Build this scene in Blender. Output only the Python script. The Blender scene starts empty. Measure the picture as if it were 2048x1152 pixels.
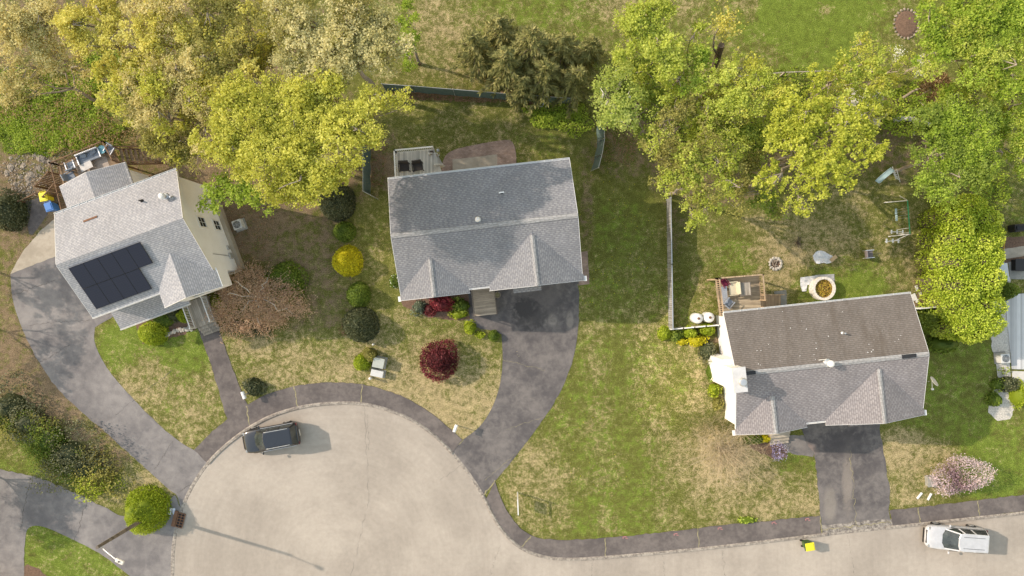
import bpy, bmesh, math, random
import numpy as np
from mathutils import Vector, Matrix
R = math.radians
random.seed(7)
rng = np.random.default_rng(11)

# ------------------------------------------------------------------ camera, sky, sun, exposure
CAM_H = 55.5            # drone height above the lawn
PPM = 2048 / (CAM_H * 36 / 24)   # photo pixels per metre on the ground
sc = bpy.context.scene
cd = bpy.data.cameras.new('drone_camera'); cd.lens = 24; cd.sensor_width = 36; cd.clip_end = 2000
cam = bpy.data.objects.new('drone_camera', cd); sc.collection.objects.link(cam)
cam.location = (0, 0, CAM_H); cam.rotation_euler = (0, 0, 0); sc.camera = cam
SUN_EL, SUN_DX, SUN_DY = R(31.5), 0.958, -0.287     # shadows run along (SUN_DX, SUN_DY)
wd = bpy.data.worlds.new('World'); sc.world = wd; wd.use_nodes = True
sky = wd.node_tree.nodes.new('ShaderNodeTexSky'); sky.sky_type = 'NISHITA'; sky.sun_disc = False
sky.sun_elevation = SUN_EL; sky.sun_rotation = math.atan2(-SUN_DX, -SUN_DY)
sky.air_density = 3.2; sky.dust_density = 0.8; sky.ozone_density = 1.6
bg = wd.node_tree.nodes['Background']; bg.inputs[1].default_value = 0.12
tint = wd.node_tree.nodes.new('ShaderNodeMix'); tint.data_type = 'RGBA'; tint.blend_type = 'MULTIPLY'; tint.inputs[0].default_value = 1
tint.inputs[7].default_value = (1.085, .972, 1.04, 1)          # thin pale overcast, less green than a clear sky
wd.node_tree.links.new(sky.outputs[0], tint.inputs[6]); wd.node_tree.links.new(tint.outputs[2], bg.inputs[0])
sl = bpy.data.lights.new('sun', 'SUN'); sl.energy = 2.15; sl.angle = R(0.8); sl.color = (1.0, 0.855, 0.715)
so = bpy.data.objects.new('sun', sl); sc.collection.objects.link(so)
so.rotation_euler = Vector((SUN_DX * math.cos(SUN_EL), SUN_DY * math.cos(SUN_EL), -math.sin(SUN_EL))).to_track_quat('-Z', 'Y').to_euler()
sc.view_settings.view_transform = 'Standard'; sc.view_settings.look = 'None'
sc.view_settings.exposure = 1.27; sc.view_settings.gamma = 1
sc.render.engine = 'CYCLES'
sc.cycles.max_bounces = 6; sc.cycles.diffuse_bounces = 4; sc.cycles.transparent_max_bounces = 4

# ------------------------------------------------------------------ helpers
def P(px, py, z=0.0):
    """photo pixel -> world point at height z"""
    k = (1 - z / CAM_H) / PPM
    return Vector(((px - 1024) * k, (576 - py) * k, z))
def srgb(r, g, b):
    f = lambda c: (c / 12.92 if c <= .04045 else ((c + .055) / 1.055) ** 2.4)
    return (f(r / 255), f(g / 255), f(b / 255), 1)

def gz(px, py):
    """ground height: a bank rises against the left wall of the brown roofed house"""
    st = lambda a, b, v: (lambda t: t * t * (3 - 2 * t))(np.clip((v - a) / (b - a), 0, 1))
    return 1.7 * st(1262, 1424, px) * (1 - st(1485, 1550, px)) * st(555, 640, py) * (1 - st(800, 880, py))

class MB:
    def __init__(s): s.v = []; s.f = []
    def add(s, vs, fs):
        o = len(s.v); s.v += [tuple(v) for v in vs]; s.f += [tuple(i + o for i in f) for f in fs]; return s
    def box(s, c, size, rz=0, tilt=None):
        x, y, z = size[0] / 2, size[1] / 2, size[2] / 2
        m = Matrix.Rotation(rz, 3, 'Z')
        if tilt: m = m @ Matrix.Rotation(tilt[1], 3, tilt[0])
        vs = [Vector(c) + m @ Vector((a * x, b * y, d * z)) for d in (-1, 1) for a, b in ((-1, -1), (1, -1), (1, 1), (-1, 1))]
        return s.add(vs, [(3, 2, 1, 0), (4, 5, 6, 7), (0, 1, 5, 4), (1, 2, 6, 5), (2, 3, 7, 6), (3, 0, 4, 7)])
    def bar(s, a, b, w, h):
        a, b = Vector(a), Vector(b); d = b - a; L = d.length; d.normalize()
        up = Vector((0, 0, 1)) if abs(d.z) < .95 else Vector((0, 1, 0))
        sd = d.cross(up).normalized(); up = sd.cross(d)
        vs = [q + sd * (i * w / 2) + up * (j * h / 2) for q in (a, b) for i, j in ((-1, -1), (1, -1), (1, 1), (-1, 1))]
        return s.add(vs, [(0, 1, 2, 3), (7, 6, 5, 4), (1, 0, 4, 5), (2, 1, 5, 6), (3, 2, 6, 7), (0, 3, 7, 4)])
    def tube(s, pts, rad, n=8, cap=True):
        pts = [Vector(p) for p in pts]
        if not hasattr(rad, '__len__'): rad = [rad] * len(pts)
        vs = []; fs = []
        for i, p in enumerate(pts):
            d = (pts[min(i + 1, len(pts) - 1)] - pts[max(i - 1, 0)]).normalized()
            up = Vector((0, 0, 1)) if abs(d.z) < .9 else Vector((1, 0, 0))
            a = d.cross(up).normalized(); b = d.cross(a)
            for k in range(n):
                t = 2 * math.pi * k / n
                vs.append(p + (a * math.cos(t) + b * math.sin(t)) * rad[i])
        for i in range(len(pts) - 1):
            for k in range(n):
                q = (k + 1) % n
                fs.append((i * n + k, i * n + q, (i + 1) * n + q, (i + 1) * n + k))
        if cap:
            fs.append(tuple(range(n))[::-1]); fs.append(tuple((len(pts) - 1) * n + k for k in range(n)))
        return s.add(vs, fs)
    def lathe(s, c, prof, n=20, sx=1, sy=1, cap=True):
        c = Vector(c); vs = []; fs = []
        for r, z in prof:
            for k in range(n):
                t = 2 * math.pi * k / n
                vs.append(c + Vector((r * sx * math.cos(t), r * sy * math.sin(t), z)))
        for i in range(len(prof) - 1):
            for k in range(n):
                q = (k + 1) % n
                fs.append((i * n + k, i * n + q, (i + 1) * n + q, (i + 1) * n + k))
        if cap:
            fs.append(tuple(range(n))[::-1]); fs.append(tuple((len(prof) - 1) * n + k for k in range(n)))
        return s.add(vs, fs)
    def prism(s, poly, z0, z1):
        n = len(poly)
        vs = [(p[0], p[1], z0) for p in poly] + [(p[0], p[1], z1) for p in poly]
        fs = [tuple(range(n))[::-1], tuple(range(n, 2 * n))] + [(i, (i + 1) % n, n + (i + 1) % n, n + i) for i in range(n)]
        return s.add(vs, fs)
    def poly(s, pts): return s.add(pts, [tuple(range(len(pts)))])
    def slab(s, pts, t):
        """sloping polygon given by its top face, thickness t straight down"""
        pts = [Vector(p) for p in pts]; n = len(pts)
        vs = pts + [p - Vector((0, 0, t)) for p in pts]
        fs = [tuple(range(n)), tuple(range(n, 2 * n))[::-1]] + [(i, n + i, n + (i + 1) % n, (i + 1) % n) for i in range(n)]
        return s.add(vs, fs)
    def build(s, name, m, parent=None, smooth=False, uv=False, bevel=0, sub=0, normals=True):
        me = bpy.data.meshes.new(name); me.from_pydata(s.v, [], s.f)
        if normals:
            bm = bmesh.new(); bm.from_mesh(me); bmesh.ops.recalc_face_normals(bm, faces=bm.faces); bm.to_mesh(me); bm.free()
        me.update()
        if uv: auto_uv(me)
        me.materials.append(m)
        if smooth: me.polygons.foreach_set('use_smooth', [True] * len(me.polygons))
        o = bpy.data.objects.new(name, me); sc.collection.objects.link(o)
        if parent: o.parent = parent
        if bevel:
            b = o.modifiers.new('b', 'BEVEL'); b.width = bevel; b.segments = 2; b.limit_method = 'ANGLE'
        if sub:
            b = o.modifiers.new('s', 'SUBSURF'); b.levels = sub; b.render_levels = sub
        return o

def auto_uv(me):
    lay = me.uv_layers.new(name='UVMap')
    for p in me.polygons:
        n = p.normal
        h = Vector((1, 0, 0)) if abs(n.z) > .999 else Vector((0, 0, 1)).cross(n).normalized()
        t = n.cross(h)
        for li in p.loop_indices:
            co = me.vertices[me.loops[li].vertex_index].co
            lay.data[li].uv = (co.dot(h), co.dot(t))

def tag(o, label=None, cat=None, group=None, kind=None):
    if label: o['label'] = label
    if cat: o['category'] = cat
    if group: o['group'] = group
    if kind: o['kind'] = kind
    return o
def thing(name, label, cat, loc=(0, 0, 0), rz=0, group=None):
    o = bpy.data.objects.new(name, None); o.empty_display_size = .2; sc.collection.objects.link(o)
    o.location = loc; o.rotation_euler = (0, 0, rz)
    return tag(o, label, cat, group)
def dup(o, loc, rz, label, group=None, parent=None):
    c = o.copy(); sc.collection.objects.link(c); c.location = loc; c.rotation_euler = (0, 0, rz)
    if label: c['label'] = label
    if group: c['group'] = group
    for ch in list(o.children):
        d = ch.copy(); sc.collection.objects.link(d); d.parent = c
        for g in list(ch.children):
            e = g.copy(); sc.collection.objects.link(e); e.parent = d
    return c

# ------------------------------------------------------------------ materials
class NT:
    def __init__(s, name):
        s.m = bpy.data.materials.new(name); s.m.use_nodes = True; s.t = s.m.node_tree; s.n = s.t.nodes
        s.p = s.n['Principled BSDF']; s.out = s.n['Material Output']
    def new(s, ty, **kw):
        x = s.n.new(ty)
        for k, v in kw.items(): setattr(x, k, v)
        return x
    def link(s, a, b): s.t.links.new(a, b)
    def put(s, sock, v):
        if hasattr(v, 'is_linked') or isinstance(v, bpy.types.NodeSocket): s.link(v, sock)
        else: sock.default_value = v
    def coord(s, which='Object'): return s.new('ShaderNodeTexCoord').outputs[which]
    def noise(s, vec, scale, detail=4, rough=.55, dist=0):
        x = s.new('ShaderNodeTexNoise'); s.put(x.inputs['Vector'], vec); x.inputs['Scale'].default_value = scale
        x.inputs['Detail'].default_value = detail; x.inputs['Roughness'].default_value = rough; x.inputs['Distortion'].default_value = dist
        return x.outputs['Fac']
    def math(s, op, a, b=0.0, c=0.0):
        x = s.new('ShaderNodeMath', operation=op)
        s.put(x.inputs[0], a); s.put(x.inputs[1], b); s.put(x.inputs[2], c); return x.outputs[0]
    def ramp(s, v, a, b):       # smooth step a..b -> 0..1
        x = s.new('ShaderNodeMapRange', interpolation_type='SMOOTHSTEP'); s.put(x.inputs[0], v)
        x.inputs[1].default_value = a; x.inputs[2].default_value = b; return x.outputs[0]
    def lerp(s, v, a, b, lo=0, hi=1):
        x = s.new('ShaderNodeMapRange'); s.put(x.inputs[0], v)
        x.inputs[1].default_value = lo; x.inputs[2].default_value = hi; x.inputs[3].default_value = a; x.inputs[4].default_value = b; return x.outputs[0]
    def mix(s, f, a, b, mode='MIX'):
        x = s.new('ShaderNodeMix', data_type='RGBA', blend_type=mode)
        s.put(x.inputs[0], f); s.put(x.inputs[6], a); s.put(x.inputs[7], b); return x.outputs[2]
    def scale(s, col, v):       # colour times value
        x = s.new('ShaderNodeVectorMath', operation='SCALE'); s.put(x.inputs[0], col[:3] if isinstance(col, tuple) else col); s.put(x.inputs[3], v); return x.outputs[0]
    def mapping(s, vec, sc_=(1, 1, 1), rot=(0, 0, 0), loc=(0, 0, 0)):
        x = s.new('ShaderNodeMapping'); s.put(x.inputs[0], vec); x.inputs[1].default_value = loc; x.inputs[2].default_value = rot; x.inputs[3].default_value = sc_
        return x.outputs[0]
    def bump(s, h, strength=.3, dist=.02):
        x = s.new('ShaderNodeBump'); s.put(x.inputs['Height'], h); x.inputs['Strength'].default_value = strength; x.inputs['Distance'].default_value = dist
        s.link(x.outputs[0], s.p.inputs['Normal'])
    def done(s, col, rough=.8, metal=0, spec=.3):
        s.put(s.p.inputs['Base Color'], col); s.put(s.p.inputs['Roughness'], rough)
        s.p.inputs['Metallic'].default_value = metal; s.p.inputs['Specular IOR Level'].default_value = spec
        return s.m
def C(r, g, b): return (r, g, b, 1)

def plain(name, col, rough=.6, var=.15, scale=3.0, metal=0, spec=.3, bump=0.0):
    t = NT(name); co = t.coord()
    n = t.noise(co, scale, 6, .6); n2 = t.noise(co, scale * 9, 3)
    f = t.math('ADD', t.lerp(n, 1 - var, 1 + var, .25, .75), t.lerp(n2, -var * .5, var * .5, .25, .75))
    if bump: t.bump(n2, bump, .02)
    return t.done(t.scale(col, f), rough, metal, spec)

def shingle(name, c1, c2, c3, stain=None):
    """laminated shingle courses: dark and light tabs, each course shifted"""
    t = NT(name); uv = t.coord('UV'); sep = t.new('ShaderNodeSeparateXYZ'); t.link(uv, sep.inputs[0])
    q = t.math('DIVIDE', sep.outputs[1], .142); row = t.math('FLOOR', q); fr = t.math('FRACT', q)
    w1 = t.new('ShaderNodeTexWhiteNoise', noise_dimensions='1D'); t.link(row, w1.inputs['W'])
    x = t.math('ADD', t.math('DIVIDE', sep.outputs[0], .34), t.math('ADD', t.math('MULTIPLY', row, .5), t.math('MULTIPLY', w1.outputs[0], .35)))
    fx = t.math('FRACT', x); cb = t.new('ShaderNodeCombineXYZ'); t.link(t.math('FLOOR', x), cb.inputs[0]); t.link(row, cb.inputs[1])
    w2 = t.new('ShaderNodeTexWhiteNoise', noise_dimensions='2D'); t.link(cb.outputs[0], w2.inputs['Vector'])
    edge = t.lerp(w2.outputs[0], .30, .62)
    dark = t.math('LESS_THAN', fx, edge); lo = t.noise(uv, .35, 5, .6); md = t.noise(uv, 1.6, 4, .6); hi = t.noise(uv, 22, 3)
    col = t.mix(dark, t.mix(t.ramp(w2.outputs[0], .2, .9), c3, c2), t.mix(t.math('MULTIPLY', w2.outputs[0], .6), c1, c2))
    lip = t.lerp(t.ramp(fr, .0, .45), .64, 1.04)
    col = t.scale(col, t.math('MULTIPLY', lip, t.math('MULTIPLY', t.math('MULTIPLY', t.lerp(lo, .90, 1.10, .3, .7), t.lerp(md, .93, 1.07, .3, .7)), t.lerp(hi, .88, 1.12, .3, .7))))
    if stain:
        st = t.noise(t.mapping(uv, (1.1, .22, 1)), 1.0, 6, .65)
        col = t.mix(t.math('MULTIPLY', t.ramp(st, .45, .75), .55), col, stain)
    t.bump(t.math('ADD', fr, t.math('MULTIPLY', hi, .5)), .35, .010)
    return t.done(col, .9, 0, .2)
def siding(name, col, pitch=.115, var=.05, dirt=None):
    t = NT(name); uv = t.coord('UV'); sep = t.new('ShaderNodeSeparateXYZ'); t.link(uv, sep.inputs[0])
    fr = t.math('FRACT', t.math('DIVIDE', sep.outputs[1], pitch))
    n = t.noise(uv, .7, 5); c = t.scale(col, t.math('MULTIPLY', t.lerp(t.ramp(fr, 0, .18), .80, 1), t.lerp(n, 1 - var, 1 + var, .3, .7)))
    if dirt:
        d = t.noise(t.mapping(uv, (1.2, .25, 1)), 1.0, 6); c = t.mix(t.math('MULTIPLY', t.ramp(d, .5, .75), .5), c, dirt)
    t.bump(fr, .4, .015); return t.done(c, .55, 0, .3)
def wood(name, c1, c2, pitch=.14, axis=0, gap=.09):
    t = NT(name); co = t.coord(); sep = t.new('ShaderNodeSeparateXYZ'); t.link(co, sep.inputs[0])
    q = t.math('DIVIDE', sep.outputs[axis], pitch); fr = t.math('FRACT', q)
    cell = t.new('ShaderNodeTexWhiteNoise', noise_dimensions='1D'); t.link(t.math('FLOOR', q), cell.inputs['W'])
    g = t.noise(t.mapping(co, (1, 14, 1) if axis else (14, 1, 1)), 1.6, 5, .6); n = t.noise(co, .8, 4)
    f = t.math('ADD', t.math('MULTIPLY', g, .6), t.math('MULTIPLY', n, .5))
    c = t.mix(t.ramp(f, .35, .75), c1, c2); c = t.scale(c, t.lerp(cell.outputs[0], .75, 1.2))
    c = t.scale(c, t.lerp(t.ramp(fr, .0, gap), .25, 1.0)); t.bump(g, .2, .01)
    return t.done(c, .85, 0, .15)
def leaf(name, cols, trans=.48, rough=.6):
    """leaf colours spread by a per-leaf value"""
    t = NT(name); at = t.new('ShaderNodeAttribute', attribute_name='var')
    rp = t.new('ShaderNodeValToRGB'); t.link(at.outputs['Fac'], rp.inputs[0])
    el = rp.color_ramp.elements
    while len(el) < len(cols): el.new(.5)
    for i, c in enumerate(cols): el[i].position = i / (len(cols) - 1); el[i].color = c
    t.done(rp.outputs[0], rough, 0, .25)
    tr = t.new('ShaderNodeBsdfTranslucent'); t.link(t.scale(rp.outputs[0], 1.25), tr.inputs[0])
    mx = t.new('ShaderNodeMixShader'); mx.inputs[0].default_value = trans
    t.link(t.p.outputs[0], mx.inputs[1]); t.link(tr.outputs[0], mx.inputs[2]); t.link(mx.outputs[0], t.out.inputs[0])
    return t.m
def asphalt(name, dark, light, patch=.5, scale=.35, grain=.25, stains=()):
    t = NT(name); co = t.coord(); n = t.noise(co, scale, 8, .62); m = t.noise(co, scale * 5, 6, .6, .5); g = t.noise(co, 45, 2, .7)
    f = t.math('ADD', t.math('MULTIPLY', n, .65), t.math('MULTIPLY', m, .35))
    c = t.mix(t.math('MULTIPLY', t.ramp(f, .36, .66), patch), dark, light)
    for px, py, rx, ry, col, amt in stains:     # soft edged marks at fixed spots on the paving
        q = P(px, py); mp = t.mapping(co, (PPM / rx, PPM / ry, 1), loc=(-q.x * PPM / rx, -q.y * PPM / ry, 0)); ln = t.new('ShaderNodeVectorMath', operation='LENGTH'); t.link(mp, ln.inputs[0])
        d = t.math('ADD', ln.outputs['Value'], t.math('MULTIPLY', t.math('SUBTRACT', m, .5), 1.6)); c = t.mix(t.math('MULTIPLY', t.ramp(d, 1.15, .55), amt), c, col)
    c = t.scale(c, t.lerp(g, 1 - grain, 1 + grain, .25, .75))
    t.bump(g, .25, .01); return t.done(c, .93, 0, .15)
def metal(name, col, rough=.4): return plain(name, col, rough, .08, 2, .7, .5)
def glass(name, col=C(.015, .02, .025)): return NT(name).done(col, .06, 0, .6)

# ground: tint weights (dry, lush, bare) held per vertex, broken up by noise
def ground_mat():
    t = NT('lawn'); co = t.coord(); at = t.new('ShaderNodeAttribute', attribute_name='cover'); sp = t.new('ShaderNodeSeparateColor'); t.link(at.outputs['Color'], sp.inputs[0])
    big = t.noise(co, .55, 7, .66, .4); mid = t.noise(co, 2.4, 6, .65, .3); fine = t.noise(co, 5.5, 5, .75); gr = t.noise(co, 16, 4, .8)
    brk = t.math('ADD', t.math('MULTIPLY', t.math('SUBTRACT', big, .5), 1.0), t.math('ADD', t.math('MULTIPLY', t.math('SUBTRACT', mid, .5), 1.2), t.math('ADD', t.math('MULTIPLY', t.math('SUBTRACT', fine, .5), 1.3), t.math('MULTIPLY', t.math('SUBTRACT', gr, .5), .9))))
    mid2 = t.noise(t.mapping(co, loc=(31, 7, 0)), 1.3, 7, .68, .4)
    brk2 = t.math('ADD', t.math('MULTIPLY', t.math('SUBTRACT', mid2, .5), 1.9), t.math('MULTIPLY', t.math('SUBTRACT', fine, .5), -1.2))
    green = t.mix(t.ramp(gr, .35, .65), C(.064, .074, .015), C(.172, .176, .042))
    lush = t.mix(t.ramp(gr, .35, .65), C(.074, .106, .014), C(.180, .232, .038))
    dry = t.mix(t.ramp(gr, .35, .65), C(.225, .175, .085), C(.440, .355, .195))
    bare = t.mix(t.ramp(gr, .35, .65), C(.100, .070, .042), C(.250, .185, .115))
    c = t.mix(t.ramp(t.math('ADD', sp.outputs[1], t.math('MULTIPLY', brk2, .8)), .38, .70), green, lush)
    c = t.mix(t.ramp(t.math('ADD', sp.outputs[0], brk), .28, .88), c, dry)
    c = t.mix(t.ramp(t.math('ADD', sp.outputs[2], t.math('MULTIPLY', brk2, .7)), .36, .70), c, bare)
    c = t.scale(c, t.math('MULTIPLY', t.lerp(gr, .62, 1.38, .3, .7), t.math('MULTIPLY', t.lerp(mid, .78, 1.22, .3, .7), t.lerp(mid2, .82, 1.18, .3, .7))))
    t.bump(t.math('ADD', gr, fine), .6, .05); return t.done(c, .95, 0, .1)

def road_mat():
    t = NT('worn_road'); co = t.coord(); c0 = P(660, 1130)
    d = t.new('ShaderNodeVectorMath', operation='SUBTRACT'); t.link(co, d.inputs[0]); d.inputs[1].default_value = (c0.x, c0.y, 0)
    sp = t.new('ShaderNodeSeparateXYZ'); t.link(d.outputs[0], sp.inputs[0])
    th = t.math('ARCTAN2', sp.outputs[0], sp.outputs[1]); ln = t.new('ShaderNodeVectorMath', operation='LENGTH'); t.link(d.outputs[0], ln.inputs[0])
    cb = t.new('ShaderNodeCombineXYZ'); t.link(t.math('MULTIPLY', ln.outputs['Value'], .9), cb.inputs[0]); t.link(t.math('MULTIPLY', th, 1.3), cb.inputs[1])
    ring = t.noise(cb.outputs[0], 1.0, 6, .6, 1.2); big = t.noise(co, .16, 6, .6); g = t.noise(co, 55, 2, .7); md = t.noise(co, 3, 5)
    f = t.math('ADD', t.math('MULTIPLY', ring, .22), t.math('MULTIPLY', big, .78))
    cb2 = t.new('ShaderNodeCombineXYZ'); t.link(t.math('MULTIPLY', ln.outputs['Value'], 2.6), cb2.inputs[0]); t.link(t.math('MULTIPLY', th, 2.2), cb2.inputs[1]); tyre = t.noise(cb2.outputs[0], 1.0, 5, .6, .9)
    c = t.mix(t.ramp(f, .36, .66), C(.292, .256, .217), C(.378, .334, .284))
    c = t.scale(c, t.math('MULTIPLY', t.lerp(g, .80, 1.2, .25, .75), t.math('MULTIPLY', t.lerp(md, .94, 1.06, .3, .7), t.lerp(tyre, .968, 1.032, .3, .7))))
    t.bump(g, .2, .008); return t.done(c, .92, 0, .15)

M = {}
M['lawn'] = ground_mat(); M['road'] = road_mat()
M['walk'] = asphalt('dark_asphalt', C(.095, .083, .080), C(.175, .152, .140), .9, .6)
M['drive'] = asphalt('driveway_asphalt', C(.085, .079, .081), C(.185, .168, .158), .9, .45, stains=[(1050, 615, 26, 24, C(.030, .029, .030), .85), (1062, 632, 40, 28, C(.045, .043, .043), .6), (1105, 640, 10, 14, C(.30, .27, .24), .6), (1140, 640, 8, 20, C(.28, .25, .22), .6), (1080, 600, 80, 46, C(.070, .066, .068), .5), (1695, 960, 12, 70, C(.30, .26, .22), .45), (1660, 1010, 14, 40, C(.28, .25, .21), .4), (1690, 890, 70, 36, C(.06, .056, .06), .5), (1620, 900, 18, 12, C(.26, .20, .17), .5)])
M['drive_old'] = asphalt('weathered_asphalt', C(.125, .115, .112), C(.225, .205, .190), .9, .3)
M['drive_left'] = asphalt('grey_asphalt', C(.135, .126, .127), C(.255, .236, .224), .9, .3)
M['kerb'] = asphalt('worn_kerb', C(.15, .13, .115), C(.42, .38, .325), .9, 5.0)
M['seal'] = asphalt('fresh_sealer', C(.030, .030, .032), C(.060, .058, .058), .7, .8)
M['crack'] = plain('crack_dirt', C(.085, .075, .066), .95, .3)
M['weedcrack'] = plain('crack_weeds', C(.26, .23, .13), .95, .4, 6)
M['conc'] = asphalt('concrete', C(.30, .26, .205), C(.42, .37, .30), .9, .6, .12)
M['conc_pale'] = asphalt('pale_concrete', C(.48, .46, .42), C(.60, .575, .53), .9, .8, .1); M['conc_grey'] = asphalt('grey_concrete', C(.22, .22, .20), C(.34, .33, .30), .9, .8, .12)
M['brickp'] = None
def brick_mat(name, a, b, mo, w=.22, h=.11, which='Object'):
    t = NT(name); co = t.coord(which); x = t.new('ShaderNodeTexBrick'); t.link(co, x.inputs['Vector'])
    for k, v in (('Color1', a), ('Color2', b), ('Mortar', mo), ('Scale', 1.0), ('Mortar Size', .008), ('Brick Width', w), ('Row Height', h)): x.inputs[k].default_value = v
    n = t.noise(co, 1.2, 6); return t.done(t.scale(x.outputs[0], t.lerp(n, .75, 1.25, .3, .7)), .9, 0, .15)
M['brickp'] = brick_mat('patio_brick', C(.26, .18, .14), C(.34, .245, .20), C(.20, .16, .13))
M['gravel'] = plain('white_gravel', C(.46, .43, .38), .95, .45, 9, bump=.6)
M['mulch'] = plain('mulch', C(.15, .095, .065), .95, .45, 8, bump=.6)
M['roof_mid'] = shingle('grey_shingle', C(0.170, 0.173, 0.186), C(0.205, 0.206, 0.217), C(0.238, 0.237, 0.244))
M['roof_left'] = shingle('light_grey_shingle', C(0.255, 0.260, 0.278), C(0.305, 0.307, 0.322), C(0.348, 0.348, 0.358))
M['roof_rear_right'] = shingle('old_brown_shingle', C(0.138, 0.120, 0.106), C(0.150, 0.132, 0.118), C(0.165, 0.146, 0.131), C(.085, .068, .052))
M['roof_front_right'] = shingle('taupe_shingle', C(0.185, 0.172, 0.175), C(0.225, 0.209, 0.212), C(0.258, 0.240, 0.241))
M['roof_edge'] = shingle('pale_shingle', C(0.260, 0.257, 0.255), C(0.300, 0.297, 0.295), C(0.330, 0.327, 0.324))
M['side_white'] = siding('white_siding', C(.78, .77, .74))
M['side_cream'] = siding('pale_siding', C(.76, .775, .81), dirt=C(.68, .68, .68))
M['side_grey'] = siding('pale_grey_siding', C(.60, .60, .58))
M['white'] = plain('white_trim', C(.66, .655, .635), .5, .06)
M['offwhite'] = plain('weathered_white', C(.62, .59, .53), .7, .12)
M['glass'] = glass('window_glass'); M['dark'] = plain('dark_plastic', C(.025, .025, .027), .5, .2)
M['black'] = plain('black_metal', C(.012, .012, .013), .4, .2)
M['deck_grey'] = wood('grey_deck_boards', C(.26, .225, .18), C(.42, .38, .32), .14, 0)
M['deck_pale'] = wood('pale_deck_boards', C(.46, .43, .37), C(.62, .58, .51), .14, 0)
M['deck_brown'] = wood('brown_deck_boards', C(.17, .115, .07), C(.33, .24, .155), .14, 1)
M['deck_tan'] = wood('tan_lumber', C(.30, .21, .13), C(.47, .36, .24), .10, 0, .02)
M['deck_dk'] = wood('dark_stained_lumber', C(.13, .075, .045), C(.23, .15, .095), .14, 1)
M['post_wood'] = wood('weathered_pole', C(.10, .085, .07), C(.20, .17, .14), .3, 2, .01)
M['fence_grey'] = wood('grey_fence_boards', C(.23, .225, .215), C(.36, .355, .34), .13, 1)
M['screen'] = plain('green_privacy_screen', C(.085, .125, .112), .8, .18, 2.5)
M['alu0'] = plain('pale_metal_cap', C(.50, .50, .50), .5, .12); M['beige0'] = plain('beige_paint', C(.46, .43, .37), .55, .1); M['galv'] = metal('galvanised', C(.52, .53, .53), .45)
M['rust'] = plain('rusty_iron', C(.16, .085, .05), .85, .4, 10)
M['solar'] = None
def solar_mat():
    t = NT('solar_cells'); co = t.coord(); sp = t.new('ShaderNodeSeparateXYZ'); t.link(co, sp.inputs[0])
    fx = t.math('FRACT', t.math('DIVIDE', sp.outputs[0], .165)); fy = t.math('FRACT', t.math('DIVIDE', sp.outputs[1], .165))
    g = t.math('MAXIMUM', t.ramp(fx, .93, .97), t.ramp(fy, .93, .97))
    return t.done(t.mix(g, C(.016, .017, .028), C(.035, .036, .05)), .18, 0, .35)
M['solar'] = solar_mat()
M['bark'] = plain('grey_bark', C(.27, .23, .185), .9, .3, 5, bump=.5)
M['bark_pale'] = plain('pale_birch_bark', C(.55, .52, .46), .85, .2, 5)
M['bark_dark'] = plain('dark_bark', C(.11, .085, .065), .95, .35, 5, bump=.5)
M['twig_red'] = plain('reddish_twig', C(.42, .29, .20), .9, .3, 5)
M['twig_tan'] = plain('dry_twig', C(.42, .34, .22), .9, .3, 5)
L = {}
L['yellow'] = leaf('yellow_green_leaf', [C(0.300, 0.310, 0.035), C(0.520, 0.525, 0.085), C(0.680, 0.670, 0.160)])
L['tan'] = leaf('tan_yellow_leaf', [C(0.370, 0.320, 0.120), C(0.570, 0.500, 0.200), C(0.710, 0.640, 0.310)])
L['gold'] = leaf('gold_yellow_leaf', [C(0.370, 0.335, 0.055), C(0.600, 0.560, 0.120), C(0.740, 0.690, 0.220)])
L['cream'] = leaf('cream_leaf', [C(0.370, 0.360, 0.150), C(0.570, 0.530, 0.250), C(0.710, 0.660, 0.360)])
L['lime'] = leaf('lime_leaf', [C(0.280, 0.330, 0.035), C(0.460, 0.520, 0.085), C(0.600, 0.640, 0.155)])
L['green'] = leaf('spring_green_leaf', [C(0.180, 0.260, 0.025), C(0.330, 0.440, 0.050), C(0.470, 0.570, 0.100)])
L['mid'] = leaf('mid_green_leaf', [C(0.135, 0.185, 0.025), C(0.260, 0.340, 0.052), C(0.390, 0.470, 0.105)])
L['olive'] = leaf('olive_leaf', [C(0.180, 0.170, 0.040), C(0.310, 0.300, 0.080), C(0.440, 0.410, 0.120)])
L['pale'] = leaf('pale_birch_leaf', [C(0.280, 0.340, 0.060), C(0.430, 0.500, 0.110), C(0.560, 0.610, 0.190)])
L['maple'] = leaf('yellow_maple_leaf', [C(0.310, 0.345, 0.035), C(0.490, 0.525, 0.070), C(0.610, 0.625, 0.125)])
L['conifer'] = leaf('conifer_needle', [C(0.130, 0.140, 0.040), C(0.240, 0.235, 0.075), C(0.420, 0.380, 0.150)], .2)
L['brown'] = leaf('brown_leaf', [C(.20, .13, .06), C(.30, .21, .10), C(.38, .28, .15)])
L['darkshrub'] = leaf('dark_shrub_leaf', [C(0.040, 0.052, 0.021), C(0.081, 0.092, 0.040), C(0.138, 0.144, 0.075)], .15)
L['shrub'] = leaf('shrub_leaf', [C(0.070, 0.110, 0.012), C(0.135, 0.200, 0.022), C(0.210, 0.265, 0.040)], .2)
L['golden'] = leaf('golden_shrub_leaf', [C(0.340, 0.310, 0.008), C(0.550, 0.500, 0.014), C(0.680, 0.620, 0.030)], .2)
L['yshrub'] = leaf('yellow_green_shrub_leaf', [C(0.160, 0.210, 0.010), C(0.290, 0.370, 0.018), C(0.420, 0.480, 0.045)], .25)
L['hedge'] = leaf('hedge_leaf', [C(0.170, 0.230, 0.012), C(0.340, 0.440, 0.030), C(0.500, 0.570, 0.080)], .25)
L['red'] = leaf('red_maple_leaf', [C(.06, .012, .014), C(.12, .022, .026), C(.20, .045, .05)], .25)
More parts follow.
